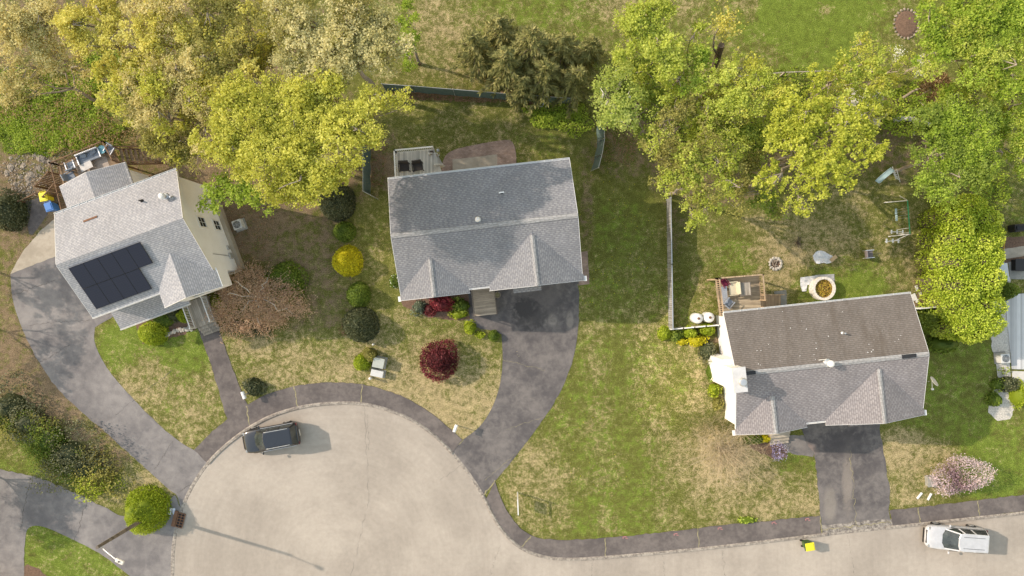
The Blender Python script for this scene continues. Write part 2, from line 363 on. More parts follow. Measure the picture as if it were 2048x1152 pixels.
L['redb'] = leaf('bright_red_leaf', [C(.10, .014, .020), C(.20, .025, .035), C(.30, .05, .06)], .25)
L['rust'] = leaf('russet_leaf', [C(0.360, 0.210, 0.120), C(0.500, 0.330, 0.200), C(0.620, 0.450, 0.280)], .25)
L['pink'] = leaf('pink_blossom', [C(0.280, 0.190, 0.210), C(0.430, 0.330, 0.350), C(0.600, 0.490, 0.500)], .25)
L['lilac'] = leaf('lilac_blossom', [C(.25, .22, .40), C(.38, .34, .56), C(.50, .46, .66)], .25)
L['whitefl'] = leaf('white_blossom', [C(.5, .52, .40), C(.68, .70, .58), C(.8, .8, .72)], .25)
L['litter'] = leaf('leaf_litter', [C(.14, .075, .04), C(.27, .15, .075), C(.38, .24, .13)], .05)
L['under'] = leaf('undergrowth_leaf', [C(0.140, 0.200, 0.016), C(0.250, 0.340, 0.028), C(0.370, 0.460, 0.055)], .3)
L['blue'] = leaf('blue_green_leaf', [C(.08, .10, .06), C(.14, .17, .11), C(.2, .23, .15)], .2)

# ------------------------------------------------------------------ ground and paving
def axis(lo, hi, step, far):
    inner = np.arange(lo, hi + 1e-6, step); outs = np.array([far, far * .5, far * .25])
    return np.concatenate([-outs + lo, inner, outs[::-1] + hi])
gx, gy = axis(-46, 46, .3, 400.), axis(-28, 28, .3, 400.)
GX, GY = np.meshgrid(gx, gy, indexing='xy')
PXg, PYg = GX * PPM + 1024, 576 - GY * PPM
cover = np.zeros(GX.shape + (3,)); cover[..., 0] = .30; cover[..., 1] = .22; cover[..., 2] = .05
# patches: (px, py, rx, ry, dry, lush, bare)
PATCH = [(1100, 60, 330, 110, .36, .50, 0), (1620, 60, 190, 110, .12, .85, 0), (1500, 110, 60, 40, .45, .3, 0), (1650, 20, 12, 10, .9, 0, .3), (1500, 12, 18, 20, .9, 0, .2), (1400, 30, 90, 60, .5, .3, 0), (1440, 130, 60, 40, .55, .3, 0), (880, 40, 60, 60, .75, .1, 0), (1050, 15, 120, 30, .25, .6, 0),
 (1250, 20, 60, 40, .8, .1, .2), (930, 130, 110, 45, .55, .15, .15), (1800, 90, 70, 80, .55, .2, .1), (1150, 30, 70, 40, .3, .6, 0),
 (1000, 245, 210, 60, .38, .30, .10), (840, 240, 80, 60, .35, .25, .15), (1100, 265, 70, 40, .3, .55, .05), (1110, 215, 60, 25, .1, .9, 0), (990, 193, 190, 14, .1, .1, .95), (760, 300, 50, 80, .2, .1, .7),
 (1230, 420, 60, 200, .16, .50, .12), (1230, 300, 55, 90, .2, .2, .75), (1175, 430, 14, 80, .3, .1, .8), (1240, 560, 100, 60, .32, .38, .1), (1230, 650, 100, 40, .40, .35, 0),
 (1250, 800, 130, 170, .30, .45, 0), (1100, 960, 70, 80, .60, .18, 0), (1160, 860, 70, 80, .30, .5, 0), (1220, 1000, 120, 70, .26, .55, 0), (1380, 800, 70, 140, .58, .2, 0), (1430, 920, 75, 70, .75, .03, .15), (1560, 990, 110, 45, .62, .12, .05), (1600, 940, 40, 40, .25, .55, .1), (1400, 1010, 90, 40, .5, .25, 0), (1200, 900, 30, 200, .3, .5, 0), (1300, 900, 20, 200, .3, .5, 0),
 (560, 480, 120, 120, .25, .12, .62), (620, 600, 90, 80, .30, .08, .55), (500, 430, 60, 70, .1, .1, .85), (560, 720, 120, 50, .60, .32, .05), (480, 740, 60, 50, .45, .3, .1), (660, 730, 100, 40, .65, .25, 0), (640, 700, 60, 30, .4, .5, 0), (750, 500, 45, 110, .35, .3, .25), (740, 420, 30, 50, .2, .2, .6), (745, 460, 30, 80, .45, .45, 0), (765, 560, 30, 50, .3, .2, .4),
 (880, 790, 110, 70, .80, .05, 0), (800, 690, 70, 50, .55, .3, 0), (940, 740, 60, 60, .45, .2, .1), (950, 800, 50, 50, .75, .1, 0), (870, 660, 80, 30, .4, .4, .05),
 (320, 760, 110, 100, .42, .45, 0), (260, 690, 50, 40, .15, .95, 0), (370, 700, 60, 40, .1, .95, 0), (340, 830, 60, 60, .55, .35, 0), (290, 770, 34, 60, .8, .1, .05), (400, 800, 40, 50, .5, .35, 0),
 (60, 620, 60, 160, .30, .15, .65), (90, 780, 80, 80, .35, .05, .75), (200, 880, 110, 70, .38, .1, .60), (30, 720, 50, 60, .3, .1, .7), (290, 960, 45, 35, .6, .3, .1), (60, 920, 70, 40, .2, .55, .2), (20, 880, 40, 40, .4, .3, .3), (280, 990, 60, 20, .5, .4, 0), (120, 1110, 110, 60, .30, .75, 0), (60, 1120, 30, 60, .3, .6, .3),
 (60, 380, 130, 90, .35, .08, .75), (40, 450, 40, 60, .2, .2, .6), (110, 230, 150, 100, .15, .6, .3), (300, 90, 330, 120, .1, .3, .6), (500, 300, 200, 130, .1, .2, .75), (100, 60, 150, 100, .1, .3, .6),
 (1640, 480, 130, 80, .55, .2, .12), (1560, 500, 60, 60, .75, .05, .1), (1700, 560, 110, 40, .15, .85, 0), (1440, 500, 55, 60, .35, .4, .05), (1480, 510, 50, 35, .2, .8, 0), (1390, 570, 40, 60, .4, .45, .05), (1370, 480, 30, 100, .2, .3, .5), (1730, 390, 90, 50, .4, .15, .35), (1790, 470, 60, 70, .35, .35, .2), (1800, 540, 40, 60, .6, .2, .1), (1836, 570, 16, 70, .5, 0, .8), (1550, 560, 40, 40, .6, .25, 0), (1350, 620, 40, 40, .35, .5, 0),
 (1480, 250, 300, 130, .1, .25, .65), (1850, 250, 150, 130, .1, .3, .55), (1960, 60, 150, 100, .2, .5, .2), (2010, 400, 60, 70, .3, .45, .2),
 (1910, 780, 90, 130, .18, .55, .05), (1870, 650, 30, 60, .1, .5, .4), (1830, 910, 80, 40, .75, .05, .05), (1820, 960, 60, 40, .65, .15, .1), (1980, 900, 60, 60, .2, .75, 0), (1990, 950, 70, 40, .15, .8, 0), (2030, 860, 40, 60, .3, .5, 0), (1428, 760, 22, 110, .3, .1, .75), (1410, 670, 40, 14, .2, .1, .8)]
wsum = np.ones(GX.shape) * .22; acc = cover * .22
for px, py, rx, ry, a, b, c in PATCH:
    d = ((PXg - px) / rx) ** 2 + ((PYg - py) / ry) ** 2
    w = np.exp(-d * d * .8) * 2.0; wsum += w; acc += w[..., None] * np.array([a, b, c])
cover = acc / wsum[..., None]
# faint mowing bands on the side lawn
band = ((PXg > 1130) & (PXg < 1400) & (PYg > 640) & (PYg < 1060)) * np.sin(PXg / 17.0 + .8 * np.sin(PYg / 90.0)) * .08
cover[..., 0] += band
nx, ny = len(gx), len(gy)
gm = bpy.data.meshes.new('ground')
idx = np.arange(nx * ny).reshape(ny, nx)
quads = np.stack([idx[:-1, :-1], idx[:-1, 1:], idx[1:, 1:], idx[1:, :-1]], -1).reshape(-1, 4)
def mesh_np(me, co, quads, k=4):
    me.vertices.add(len(co)); me.vertices.foreach_set('co', co.astype(np.float32).ravel())
    me.loops.add(len(quads) * k); me.loops.foreach_set('vertex_index', quads.astype(np.int32).ravel())
    me.polygons.add(len(quads)); me.polygons.foreach_set('loop_start', np.arange(len(quads), dtype=np.int32) * k)
    me.update(calc_edges=True)
mesh_np(gm, np.stack([GX.ravel(), GY.ravel(), gz(PXg, PYg).ravel()], -1), quads)
ca = gm.attributes.new('cover', 'FLOAT_COLOR', 'POINT')
ca.data.foreach_set('color', np.concatenate([cover.reshape(-1, 3), np.ones((nx * ny, 1))], 1).astype(np.float32).ravel())
gm.materials.append(M['lawn']); go = bpy.data.objects.new('ground', gm); sc.collection.objects.link(go); tag(go, kind='structure')

def rough_edge(pts, step=8, amp=1.6, closed=True):
    out = []; n = len(pts)
    for i in range(n if closed else n - 1):
        a, b = pts[i], pts[(i + 1) % n]; L_ = math.hypot(b[0] - a[0], b[1] - a[1]); k = max(1, int(L_ / step))
        for j in range(k):
            t = j / k; s = 0 if j == 0 else 1
            out.append((a[0] + (b[0] - a[0]) * t + s * random.uniform(-amp, amp), a[1] + (b[1] - a[1]) * t + s * random.uniform(-amp, amp)))
    return out
def smooth_poly(pts, it=2):
    """round an open pixel polyline (Chaikin)"""
    for _ in range(it):
        o = [pts[0]]
        for a, b in zip(pts[:-1], pts[1:]):
            o += [(a[0] * .75 + b[0] * .25, a[1] * .75 + b[1] * .25), (a[0] * .25 + b[0] * .75, a[1] * .25 + b[1] * .75)]
        pts = o + [pts[-1]]
    return pts
def sheet(name, pix, z, m, amp=1.5, thick=0, parent=None, step=8):
    pts = rough_edge(pix, step, amp) if amp else pix
    w = [P(x, y) for x, y in pts]; b = MB()
    if thick: b.prism([(p.x, p.y) for p in w], z - thick, z)
    else: b.poly([(p.x, p.y, z) for p in w])
    o = b.build(name, m, parent, normals=bool(thick))
    if not thick and o.data.polygons[0].normal.z < 0: o.data.flip_normals()
    if parent is None: tag(o, kind='structure')
    return o
def strip(mb, pix, width, z, jit=0.0):
    """ribbon of given metre width along a pixel polyline"""
    w = [P(x, y) for x, y in pix]
    l, r = [], []
    for i, p in enumerate(w):
        d = (w[min(i + 1, len(w) - 1)] - w[max(i - 1, 0)]).normalized(); n = Vector((-d.y, d.x, 0))
        k = width / 2 * (1 + random.uniform(-jit, jit))
        l.append((p.x + n.x * k, p.y + n.y * k, z)); r.append((p.x - n.x * k, p.y - n.y * k, z))
    n = len(w); mb.add(l + r, [(i, n + i, n + i + 1, i + 1) for i in range(n - 1)])
def crackline(a, b, n=14, amp=4):
    return [(a[0] + (b[0] - a[0]) * i / n + random.uniform(-amp, amp) * (0 < i < n), a[1] + (b[1] - a[1]) * i / n + random.uniform(-amp, amp) * (0 < i < n)) for i in range(n + 1)]

KERB = smooth_poly([(344, 1330), (345, 1152), (347, 1085), (360, 1025), (385, 970), (420, 920), (470, 875), (530, 836), (600, 813), (680, 805), (740, 809), (800, 828), (850, 855), (900, 900), (940, 950), (968, 995), (988, 1038), (1012, 1072), (1042, 1098), (1082, 1114), (1130, 1120), (1200, 1116), (1320, 1106), (1450, 1093), (1640, 1070), (1780, 1055), (2048, 1026), (2700, 955)], 2)
road = sheet('road', KERB + [(2700, 1330)], .005, M['road'], 0)
kb = MB()
kp = [P(x, y) for x, y in KERB]
secs = [(-.12, .008), (-.09, .10), (.07, .115), (.16, .052)]
for i in range(len(kp) - 1):
    a, b = kp[i], kp[i + 1]
    da = (kp[min(i + 1, len(kp) - 1)] - kp[max(i - 1, 0)]).normalized(); db = (kp[min(i + 2, len(kp) - 1)] - kp[i]).normalized()
    na, nb = Vector((-da.y, da.x, 0)), Vector((-db.y, db.x, 0))
    mid_ = ((KERB[i][0] + KERB[i + 1][0]) / 2, (KERB[i][1] + KERB[i + 1][1]) / 2)
    drop = .18 if (1645 < mid_[0] < 1775) or (905 < mid_[0] < 965) or (mid_[0] < 375 and mid_[1] > 990) or (360 < mid_[0] < 415 and mid_[1] < 990) else 1
    va = [a + na * o + Vector((0, 0, .008 + (z - .008) * drop)) for o, z in secs]; vb = [b + nb * o + Vector((0, 0, .008 + (z - .008) * drop)) for o, z in secs]
    kb.add(va + vb, [(j, j + 1, 5 + j, 4 + j) for j in range(3)])
tag(kb.build('kerb', M['kerb'], normals=False), kind='structure')

WALK_A = smooth_poly([(388, 900), (430, 858), (462, 832), (500, 806), (540, 785), (600, 769), (670, 763), (735, 769), (800, 789), (855, 820), (895, 852), (925, 880)], 1)
inner_A = [p for p in KERB if 415 < p[0] < 905 and p[1] < 930]
sheet('sidewalk', WALK_A + inner_A[::-1], .045, M['walk'], 1.2, .06)
WALK_B = [(990, 962), (1003, 1000), (1022, 1035), (1045, 1062), (1090, 1081), (1200, 1077), (1300, 1067), (1440, 1051), (1640, 1031)]
inner_B = [p for p in KERB if 965 < p[0] < 1641 and p[1] > 990]
sheet('sidewalk', smooth_poly(WALK_B, 1) + [(1642, 1068)] + inner_B[::-1], .045, M['walk'], 1.2, .06)
WALK_C = [(1778, 1021), (1850, 1013), (1950, 1001), (2048, 989), (2500, 935)]
sheet('sidewalk', WALK_C + [(2500, 972), (2048, 1022), (1786, 1051)], .045, M['walk'], 1.2, .06)
d_mid = sheet('driveway', [(935, 575), (1156, 540), (1158, 600)] + smooth_poly([(1158, 640), (1150, 710), (1122, 785), (1085, 842), (1040, 902), (992, 960)], 2) + [(968, 992), (940, 950), (903, 903)] + smooth_poly([(925, 880), (962, 853), (987, 812), (1002, 765), (1006, 715), (1003, 668)], 2) + [(960, 655), (940, 640)], .018, M['drive'], 1.2)
d_left = sheet('driveway', [(330, 560), (215, 640)] + smooth_poly([(190, 655), (187, 685), (212, 735), (260, 792), (320, 852), (365, 888), (388, 900)], 2) + [(418, 922), (380, 978), (362, 1016), (352, 988)] + smooth_poly([(330, 972), (280, 925), (200, 855), (130, 795), (80, 730), (45, 660), (24, 600), (21, 548)], 2) + [(110, 500), (300, 470)], .012, M['drive_left'], 1.5)
sheet('concrete_pad', [(21, 548), (45, 505), (82, 460), (112, 436), (170, 430), (190, 500), (112, 512)], .020, M['conc'], .8)
d_bot = sheet('driveway', [(-300, 880), (0, 938), (60, 951), (120, 971), (200, 1010), (245, 1032), (300, 1036), (350, 990), (362, 1016), (347, 1085), (345, 1330), (300, 1330)] + smooth_poly([(270, 1160), (200, 1105), (120, 1066), (80, 1050), (56, 1053), (50, 1075), (48, 1160)], 2) + [(48, 1330), (-300, 1330)], .016, M['drive_left'], 1.5)
d_right = sheet('driveway', [(1590, 820), (1752, 800), (1766, 900), (1780, 985), (1777, 1022), (1784, 1054), (1646, 1069), (1640, 1030), (1635, 960), (1628, 905), (1612, 885)], .018, M['drive'], 1.5)
sheet('front_path', [(1562, 872), (1606, 870), (1630, 902), (1626, 914), (1585, 908), (1565, 895)], .012, M['drive_old'], 1)
sheet('front_path', [(392, 650), (432, 640), (452, 700), (482, 780), (500, 820), (458, 850), (440, 790), (418, 715)], .028, M['walk'], 1.2)
sheet('front_path', [(930, 640), (1008, 632), (1006, 668), (990, 662), (962, 658)], .024, M['drive'], .8)
sheet('brick_patio', smooth_poly([(882, 350), (884, 325), (895, 304), (930, 293), (1010, 279), (1024, 281), (1032, 300), (1033, 340)], 2) + [(1033, 380), (882, 380)], .030, M['brickp'], .6)
sheet('brick_path', [(1150, 506), (1175, 502), (1179, 568), (1157, 571), (1150, 560)], .012, M['brickp'], .4)
sheet('patio_slab', [(905, 319), (994, 309), (996, 370), (906, 370)], .040, M['conc'], .6)
sheet('gravel_bed', [(1972, 520), (2010, 525), (2022, 560), (2012, 605), (2018, 660), (2020, 740), (2026, 790), (2030, 815), (2020, 838), (1995, 842), (1976, 825), (1982, 790), (1998, 760), (1984, 700), (1980, 650), (1990, 600), (1975, 560)], .012, M['gravel'], 1.6)
sheet('mulch_bed', [(800, 600), (935, 585), (945, 640), (900, 640), (850, 632), (806, 612)], .006, M['mulch'], 2.5)
sheet('mulch_bed', [(270, 640), (390, 600), (392, 660), (330, 680), (285, 688)], .006, M['mulch'], 2.5)
sheet('mulch_bed', [(1490, 865), (1572, 860), (1575, 915), (1545, 918), (1500, 895)], .008, M['mulch'], 2.5)
sheet('mulch_bed', [(1975, 480), (2070, 470), (2070, 530), (1975, 530)], .006, M['mulch'], 2)
sheet('path', [(2008, 498), (2120, 480), (2120, 500), (2010, 518)], .018, M['conc'], .4)
sheet('path', [(2016, 524), (2120, 512), (2120, 560), (2020, 558)], .022, M['conc_grey'], .4)
sheet('driveway_apron', [(1640, 1050), (1700, 1044), (1784, 1038), (1787, 1055), (1700, 1064), (1646, 1071)], .022, asphalt('broken_asphalt', C(.085, .075, .07), C(.42, .38, .33), .9, 3.5, .4), 2.5)
# cracks, seams and sealer marks on the paving
cr = MB()
for a, b in [((728, 806), (738, 1000)), ((700, 1160), (738, 1000)), ((738, 900), (735, 830)), ((880, 960), (1010, 870)), ((1000, 1090), (980, 1150)), ((1185, 1120), (1184, 1160)), ((1445, 1100), (1452, 1160)), ((1695, 1070), (1712, 1160)), ((1325, 1108), (1330, 1160))]:
    strip(cr, crackline(a, b, 30, 2.4), .010, .010, .9)
cr.build('crack', M['crack'], road, normals=False)
c2 = MB()
for a, b in [((55, 650), (180, 640)), ((230, 830), (345, 740)), ((310, 938), (345, 882)), ((80, 725), (140, 690)), ((355, 985), (395, 960)), ((25, 590), (110, 560))]: strip(c2, crackline(a, b, 24, 2.2), .022, .017, .7)
c2.build('crack', M['crack'], d_left, normals=False)
c3 = MB()
for a, b in [((175, 998), (150, 1080)), ((60, 955), (40, 1060))]: strip(c3, crackline(a, b, 24, 2.5), .03, .021, .7)
c3.build('crack', M['crack'], d_bot, normals=False)
c4 = MB(); strip(c4, crackline((1700, 900), (1712, 1050), 24, 3), .035, .023, .8); strip(c4, crackline((1640, 1060), (1782, 1045), 24, 3), .05, .023, .8)
c4.build('crack', M['weedcrack'], d_right, normals=False)
c5 = MB()
for a, b in [((903, 903), (926, 880)), ((968, 990), (990, 960))]: strip(c5, crackline(a, b, 8, 1.5), .10, .024, .4)
for a, b in [((970, 960), (1035, 905)), ((1010, 860), (1100, 830)), ((1006, 720), (1090, 740))]: strip(c5, crackline(a, b, 20, 2), .016, .023, .7)
c5.build('seam', M['weedcrack'], d_mid, normals=False)
c6 = MB()
for a, b in [((724, 769), (722, 806)), ((588, 772), (596, 812)), ((493, 812), (500, 850)), ((1062, 1072), (1040, 1096)), ((1210, 1076), (1211, 1115)), ((1395, 1056), (1398, 1097)), ((1640, 1032), (1643, 1070)), ((1836, 1015), (1840, 1045)), ((1955, 1001), (1958, 1034))]:
    strip(c6, crackline(a, b, 8, 1.5), .07, .050, .5)
tag(c6.build('sidewalk_seams', M['weedcrack'], normals=False), kind='structure')
def blot(cx, cy, rx, ry, z, m, parent, name, n=26, amp=.25):
    sheet(name, [(cx + rx * math.cos(2 * math.pi * i / n) * (1 + random.uniform(-amp, amp)), cy + ry * math.sin(2 * math.pi * i / n) * (1 + random.uniform(-amp, amp))) for i in range(n)], z, m, 0, parent=parent)
def patch_stain(cx, cy, rx, ry, z, m, parent, name, n=60):
    mb = MB()
    for i in range(n):
        t = random.random() * 6.283; r = random.random() ** .6; s = random.uniform(1.0, 3.4) * (1.3 - r)
        x, y = cx + rx * r * math.cos(t), cy + ry * r * math.sin(t)
        pts = [P(x + s * math.cos(q * 1.0472) * random.uniform(.6, 1.3), y + s * math.sin(q * 1.0472) * random.uniform(.6, 1.3)) for q in range(6)]
        mb.poly([(p.x, p.y, z + i * 1e-5) for p in pts][::-1])
    mb.build(name, m, parent, normals=False)

# ------------------------------------------------------------------ foliage
def set_var(me, var):
    a = me.attributes.new('var', 'FLOAT', 'FACE'); a.data.foreach_set('value', np.clip(var, 0, 1).astype(np.float32))
def leaf_mesh(name, pos, size, var, mat, parent, up=.5, aspect=1.0, dirs=None, extra=None):
    n = len(pos)
    nrm = rng.normal(size=(n, 3)); nrm[:, 2] = np.abs(nrm[:, 2]) + up; nrm /= np.linalg.norm(nrm, axis=1)[:, None]
    a = rng.normal(size=(n, 3)) if dirs is None else dirs
    a = a - nrm * (a * nrm).sum(1)[:, None]; a /= np.linalg.norm(a, axis=1)[:, None] + 1e-9
    b = np.cross(nrm, a); s = (size * rng.uniform(.65, 1.35, n))[:, None] / 2
    A, B = a * s * aspect, b * s
    bend = nrm * s * .35
    co = np.stack([pos - A - bend, pos - B * .85, pos + A - bend, pos + B * .85], 1).reshape(-1, 3)
    q = np.arange(n * 4).reshape(-1, 4)
    if extra is not None:
        q = np.concatenate([q, extra[1] + len(co)]); co = np.concatenate([co, extra[0]]); var = np.concatenate([var, np.full(len(extra[1]), extra[2])])
    me = bpy.data.meshes.new(name); mesh_np(me, co, q); set_var(me, var); me.materials.append(mat)
    o = bpy.data.objects.new(name, me); sc.collection.objects.link(o)
    if parent: o.parent = parent
    return o
def tubes_np(paths, n=4):
    """list of (points, r0, r1) -> MB"""
    mb = MB()
    for pts, r0, r1 in paths:
        k = len(pts); mb.tube(pts, [r0 + (r1 - r0) * i / (k - 1) for i in range(k)], n, cap=False)
    return mb
def bent(a, b, k=4, amp=.12, sag=0.0):
    a, b = np.array(a, float), np.array(b, float); L_ = np.linalg.norm(b - a)
    out = []
    for i in range(k + 1):
        t = i / k; p = a + (b - a) * t
        if 0 < i < k: p = p + rng.normal(size=3) * amp * L_ * .5
        p[2] += sag * L_ * math.sin(math.pi * t); out.append(p)
    return out

def tree(name, label, cat, lobes, zc, mat, bark='bark', h=None, dens=1.0, leaf_s=.118, cl_r=.145, per=17, base=None, twig=1.0, group=None, shell=.5, mat2=None, mix=.0):
    """lobes: list of (px, py, r_px[, dz]) crown lumps as seen; zc: height of the crown's middle"""
    lb = []
    for q in lobes:
        z = zc + (q[3] if len(q) > 3 else 0); c = P(q[0], q[1], z); r = q[2] * (1 - z / CAM_H) / PPM; lb.append((np.array(c), r))
    cen = np.mean([c for c, r in lb], 0)
    bx, by = (cen[0], cen[1]) if base is None else tuple(P(*base))[:2]
    root = thing(name, label, cat, (bx, by, 0), 0, group); o = np.array([bx, by, 0])
    subs = []; tone = []; lsz = []             # lumps -> smaller lumps so the outline stays uneven
    for c, r in lb:
        k = max(6, int(r * r * 2.6))
        for _ in range(k):
            d = rng.normal(size=3); d /= np.linalg.norm(d); d[2] = abs(d[2]) * .8 - .25; tone.append(rng.normal(.5, .15)); lsz.append(rng.uniform(.75, 1.4))
            rr = r * rng.uniform(.26, .46); subs.append((c + d * (r - rr * .75) * np.array([1, 1, .75]) * rng.uniform(.55, 1.08), rr))
    pts, var, src = [], [], []
    for i, (c, r) in enumerate(subs):
        n = max(4, int(dens * 36 * r * r)); d = rng.normal(size=(n, 3)); d /= np.linalg.norm(d, axis=1)[:, None]; d[:, 2] = np.where(d[:, 2] < -.2, -d[:, 2] * .6, d[:, 2])
        pts.append(c + d * (r * rng.uniform(shell, 1.12, n))[:, None]); var.append(np.full(n, tone[i]) + rng.normal(0, .13, n)); src += [i] * n
    pts = np.concatenate(pts); var = np.concatenate(var); src = np.array(src)
    m = rng.integers(max(2, per - 5), per + 6, len(pts)); ii = np.repeat(np.arange(len(pts)), m)
    lp = pts[ii] + rng.normal(size=(len(ii), 3)) * cl_r * np.array([1, 1, .7]) * rng.uniform(.6, 1.2, len(ii))[:, None]
    lv = var[ii] + rng.normal(0, .16, len(ii)); ls = leaf_s * np.array(lsz)[src][ii]
    lp[:, 2] = np.maximum(lp[:, 2], .3)
    if mat2 is not None:
        sel = rng.random(len(subs)) < mix; s2 = sel[src][ii]
        leaf_mesh('crown', lp[s2] - o, ls[s2], lv[s2], mat2, root, 1.3); lp, lv, ls = lp[~s2], lv[~s2], ls[~s2]
    leaf_mesh('crown', lp - o, ls, lv, mat, root, 1.3)
    # wood
    zt = max(.8, min(zc - lb[0][1] * .9, zc * .55)); fork = np.array([bx + rng.normal() * .2, by + rng.normal() * .2, zt]); R0 = .07 + .012 * zc
    tb = MB(); pp = bent((0, 0, 0), fork - o, 4, .03); tb.tube(pp, [R0 * (1.35 if i == 0 else 1 - .09 * i) for i in range(5)], 9)
    tb.build('trunk', M[bark], root, smooth=True)
    paths = []; lims = []
    for c, r in lb:
        e = c + np.array([0, 0, rng.uniform(-.2, .6) * r]); pth = bent(fork - o, e - o, 4, .10, .05); paths.append((pth, R0 * .55, R0 * .25)); lims.append(pth)
    for c, r in subs:
        j = int(np.argmin([np.linalg.norm(q[-1] + o - c) for q in lims])); s0 = lims[j][rng.integers(2, 5)]
        pb = bent(s0, c - o, 3, .12, .04); paths.append((pb, R0 * .22, R0 * .09))
    for i in range(len(pts)):
        if rng.random() < .22 * twig:
            c, r = subs[src[i]]; paths.append(([c - o, (c - o) * .45 + (pts[i] - o) * .55 + rng.normal(size=3) * .08, pts[i] - o], R0 * .085, .008))
    tubes_np(paths, 4).build('branches', M[bark], root, smooth=True, normals=False)
    return root

def blob(c, rx, ry, rz, n=18, m=9, amp=.05, z0=0.0):
    """closed lumpy dome used under a shrub's leaves"""
    vs = []; fs = []
    for i in range(m + 1):
        ph = math.pi * .5 * i / m
        for k in range(n):
            t = 2 * math.pi * k / n; q = 1 + rng.normal() * amp
            vs.append((c[0] + rx * math.cos(ph) * math.cos(t) * q, c[1] + ry * math.cos(ph) * math.sin(t) * q, z0 + rz * math.sin(ph) * q))
    for i in range(m):
        for k in range(n): fs.append((i * n + k, i * n + (k + 1) % n, (i + 1) * n + (k + 1) % n, (i + 1) * n + k))
    return np.array(vs), np.array(fs)
def shrub(label, px, py, rx, ry, h, mat, leaf_s=.10, dens=1.0, name='shrub', cat='shrub', group=None, lump=.10, lift=.0, bark='bark_dark', rot=0, core=.86, fl=None, fln=0):
    """clipped or loose shrub: leaves over a dome, stem beneath"""
    g = float(gz(px, py)); zc = h * .55; c = P(px, py, zc + g); k = (1 - zc / CAM_H) / PPM; rx, ry = rx * k, ry * k
    root = thing(name, label, cat, (c.x, c.y, g), rot, group)
    area = math.pi * rx * ry * 1.2 + (rx + ry) * math.pi * h * .8; n = int(dens * area * 1.5 / (leaf_s * leaf_s))
    n = min(n, 9000)
    d = rng.normal(size=(n, 3)); d /= np.linalg.norm(d, axis=1)[:, None]; d[:, 2] = np.abs(d[:, 2]) * 1.15 - .12
    # lumps
    K = 26; kd = rng.normal(size=(K, 3)); kd[:, 2] = np.abs(kd[:, 2]); kd /= np.linalg.norm(kd, axis=1)[:, None]; ka = rng.normal(0, lump, K)
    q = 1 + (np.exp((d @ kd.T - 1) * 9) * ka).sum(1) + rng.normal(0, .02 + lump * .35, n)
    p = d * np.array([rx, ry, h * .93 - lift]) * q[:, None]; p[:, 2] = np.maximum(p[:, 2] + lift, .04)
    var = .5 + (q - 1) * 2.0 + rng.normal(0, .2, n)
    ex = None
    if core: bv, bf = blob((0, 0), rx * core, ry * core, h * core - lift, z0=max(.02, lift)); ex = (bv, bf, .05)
    leaf_mesh('crown', p, leaf_s, var, mat, root, up=.25, extra=ex)
    if fl is not None:
        s = rng.choice(n, min(n, fln), replace=False); leaf_mesh('blossom', p[s] * 1.03, leaf_s * 1.1, rng.random(len(s)), fl, root, up=.6)
    mb = MB()
    for i in range(3): mb.tube([(rng.normal() * .06, rng.normal() * .06, 0), (rx * .3 * math.cos(i * 2.1), ry * .3 * math.sin(i * 2.1), h * .55)], [.05, .02], 6)
    mb.build('stem', M[bark], root)
    return root
def conifer(label, px, py, r, h, group, mat, zc_f=.6):
    """feathery evergreen: whorls of drooping boughs carrying sprays"""
    zc = h * zc_f; c = P(px, py, zc); r = r * (1 - zc / CAM_H) / PPM
    root = thing('evergreen_tree', label, 'tree', (c.x, c.y, 0), rng.random() * 6, group)
    mb = MB(); mb.tube([(0, 0, 0), (.05, .03, h * .5), (0, 0, h * .96)], [.17, .11, .03], 8); mb.build('trunk', M['bark_dark'], root)
    pos, dirs, var, paths = [], [], [], []
    for i in range(46):
        f = (i + rng.random()) / 46; z = h * (.12 + .84 * f); L_ = r * (1.05 - .88 * f ** 1.3) * rng.uniform(.75, 1.2); t = i * 2.4 + rng.normal() * .3
        dv = np.array([math.cos(t), math.sin(t), 0]); rise = rng.uniform(.05, .35) * L_
        k = int(26 + 26 * L_); s = rng.random(k) ** .7
        side = np.array([-dv[1], dv[0], 0]); w = rng.normal(size=k) * .16 * L_ * (1.15 - s)
        p = dv * (s * L_)[:, None] + side * w[:, None]; p[:, 2] = z + rise * np.sin(s * 1.9) - .25 * s * s * L_ + rng.normal(0, .05, k)
        dd = dv[None] * .9 + side[None] * (np.sign(w) * .55)[:, None] + np.array([0, 0, -.25]) + rng.normal(size=(k, 3)) * .22
        pos.append(p); dirs.append(dd); v0 = rng.normal(.45, .12); var.append(v0 + .3 * (s - .5) + rng.normal(0, .13, k))
        paths.append(([(0, 0, z), tuple(dv * L_ * .5 + np.array([0, 0, z + rise * .8])), tuple(dv * L_ * .95 + np.array([0, 0, z + rise * .9 - .2 * L_]))], .035, .008))
    pos = np.concatenate(pos); dirs = np.concatenate(dirs); var = np.concatenate(var)
    leaf_mesh('crown', pos, .13, var, mat, root, up=1.0, aspect=3.6, dirs=dirs)
    tubes_np(paths, 4).build('branches', M['bark_dark'], root, normals=False)
    return root
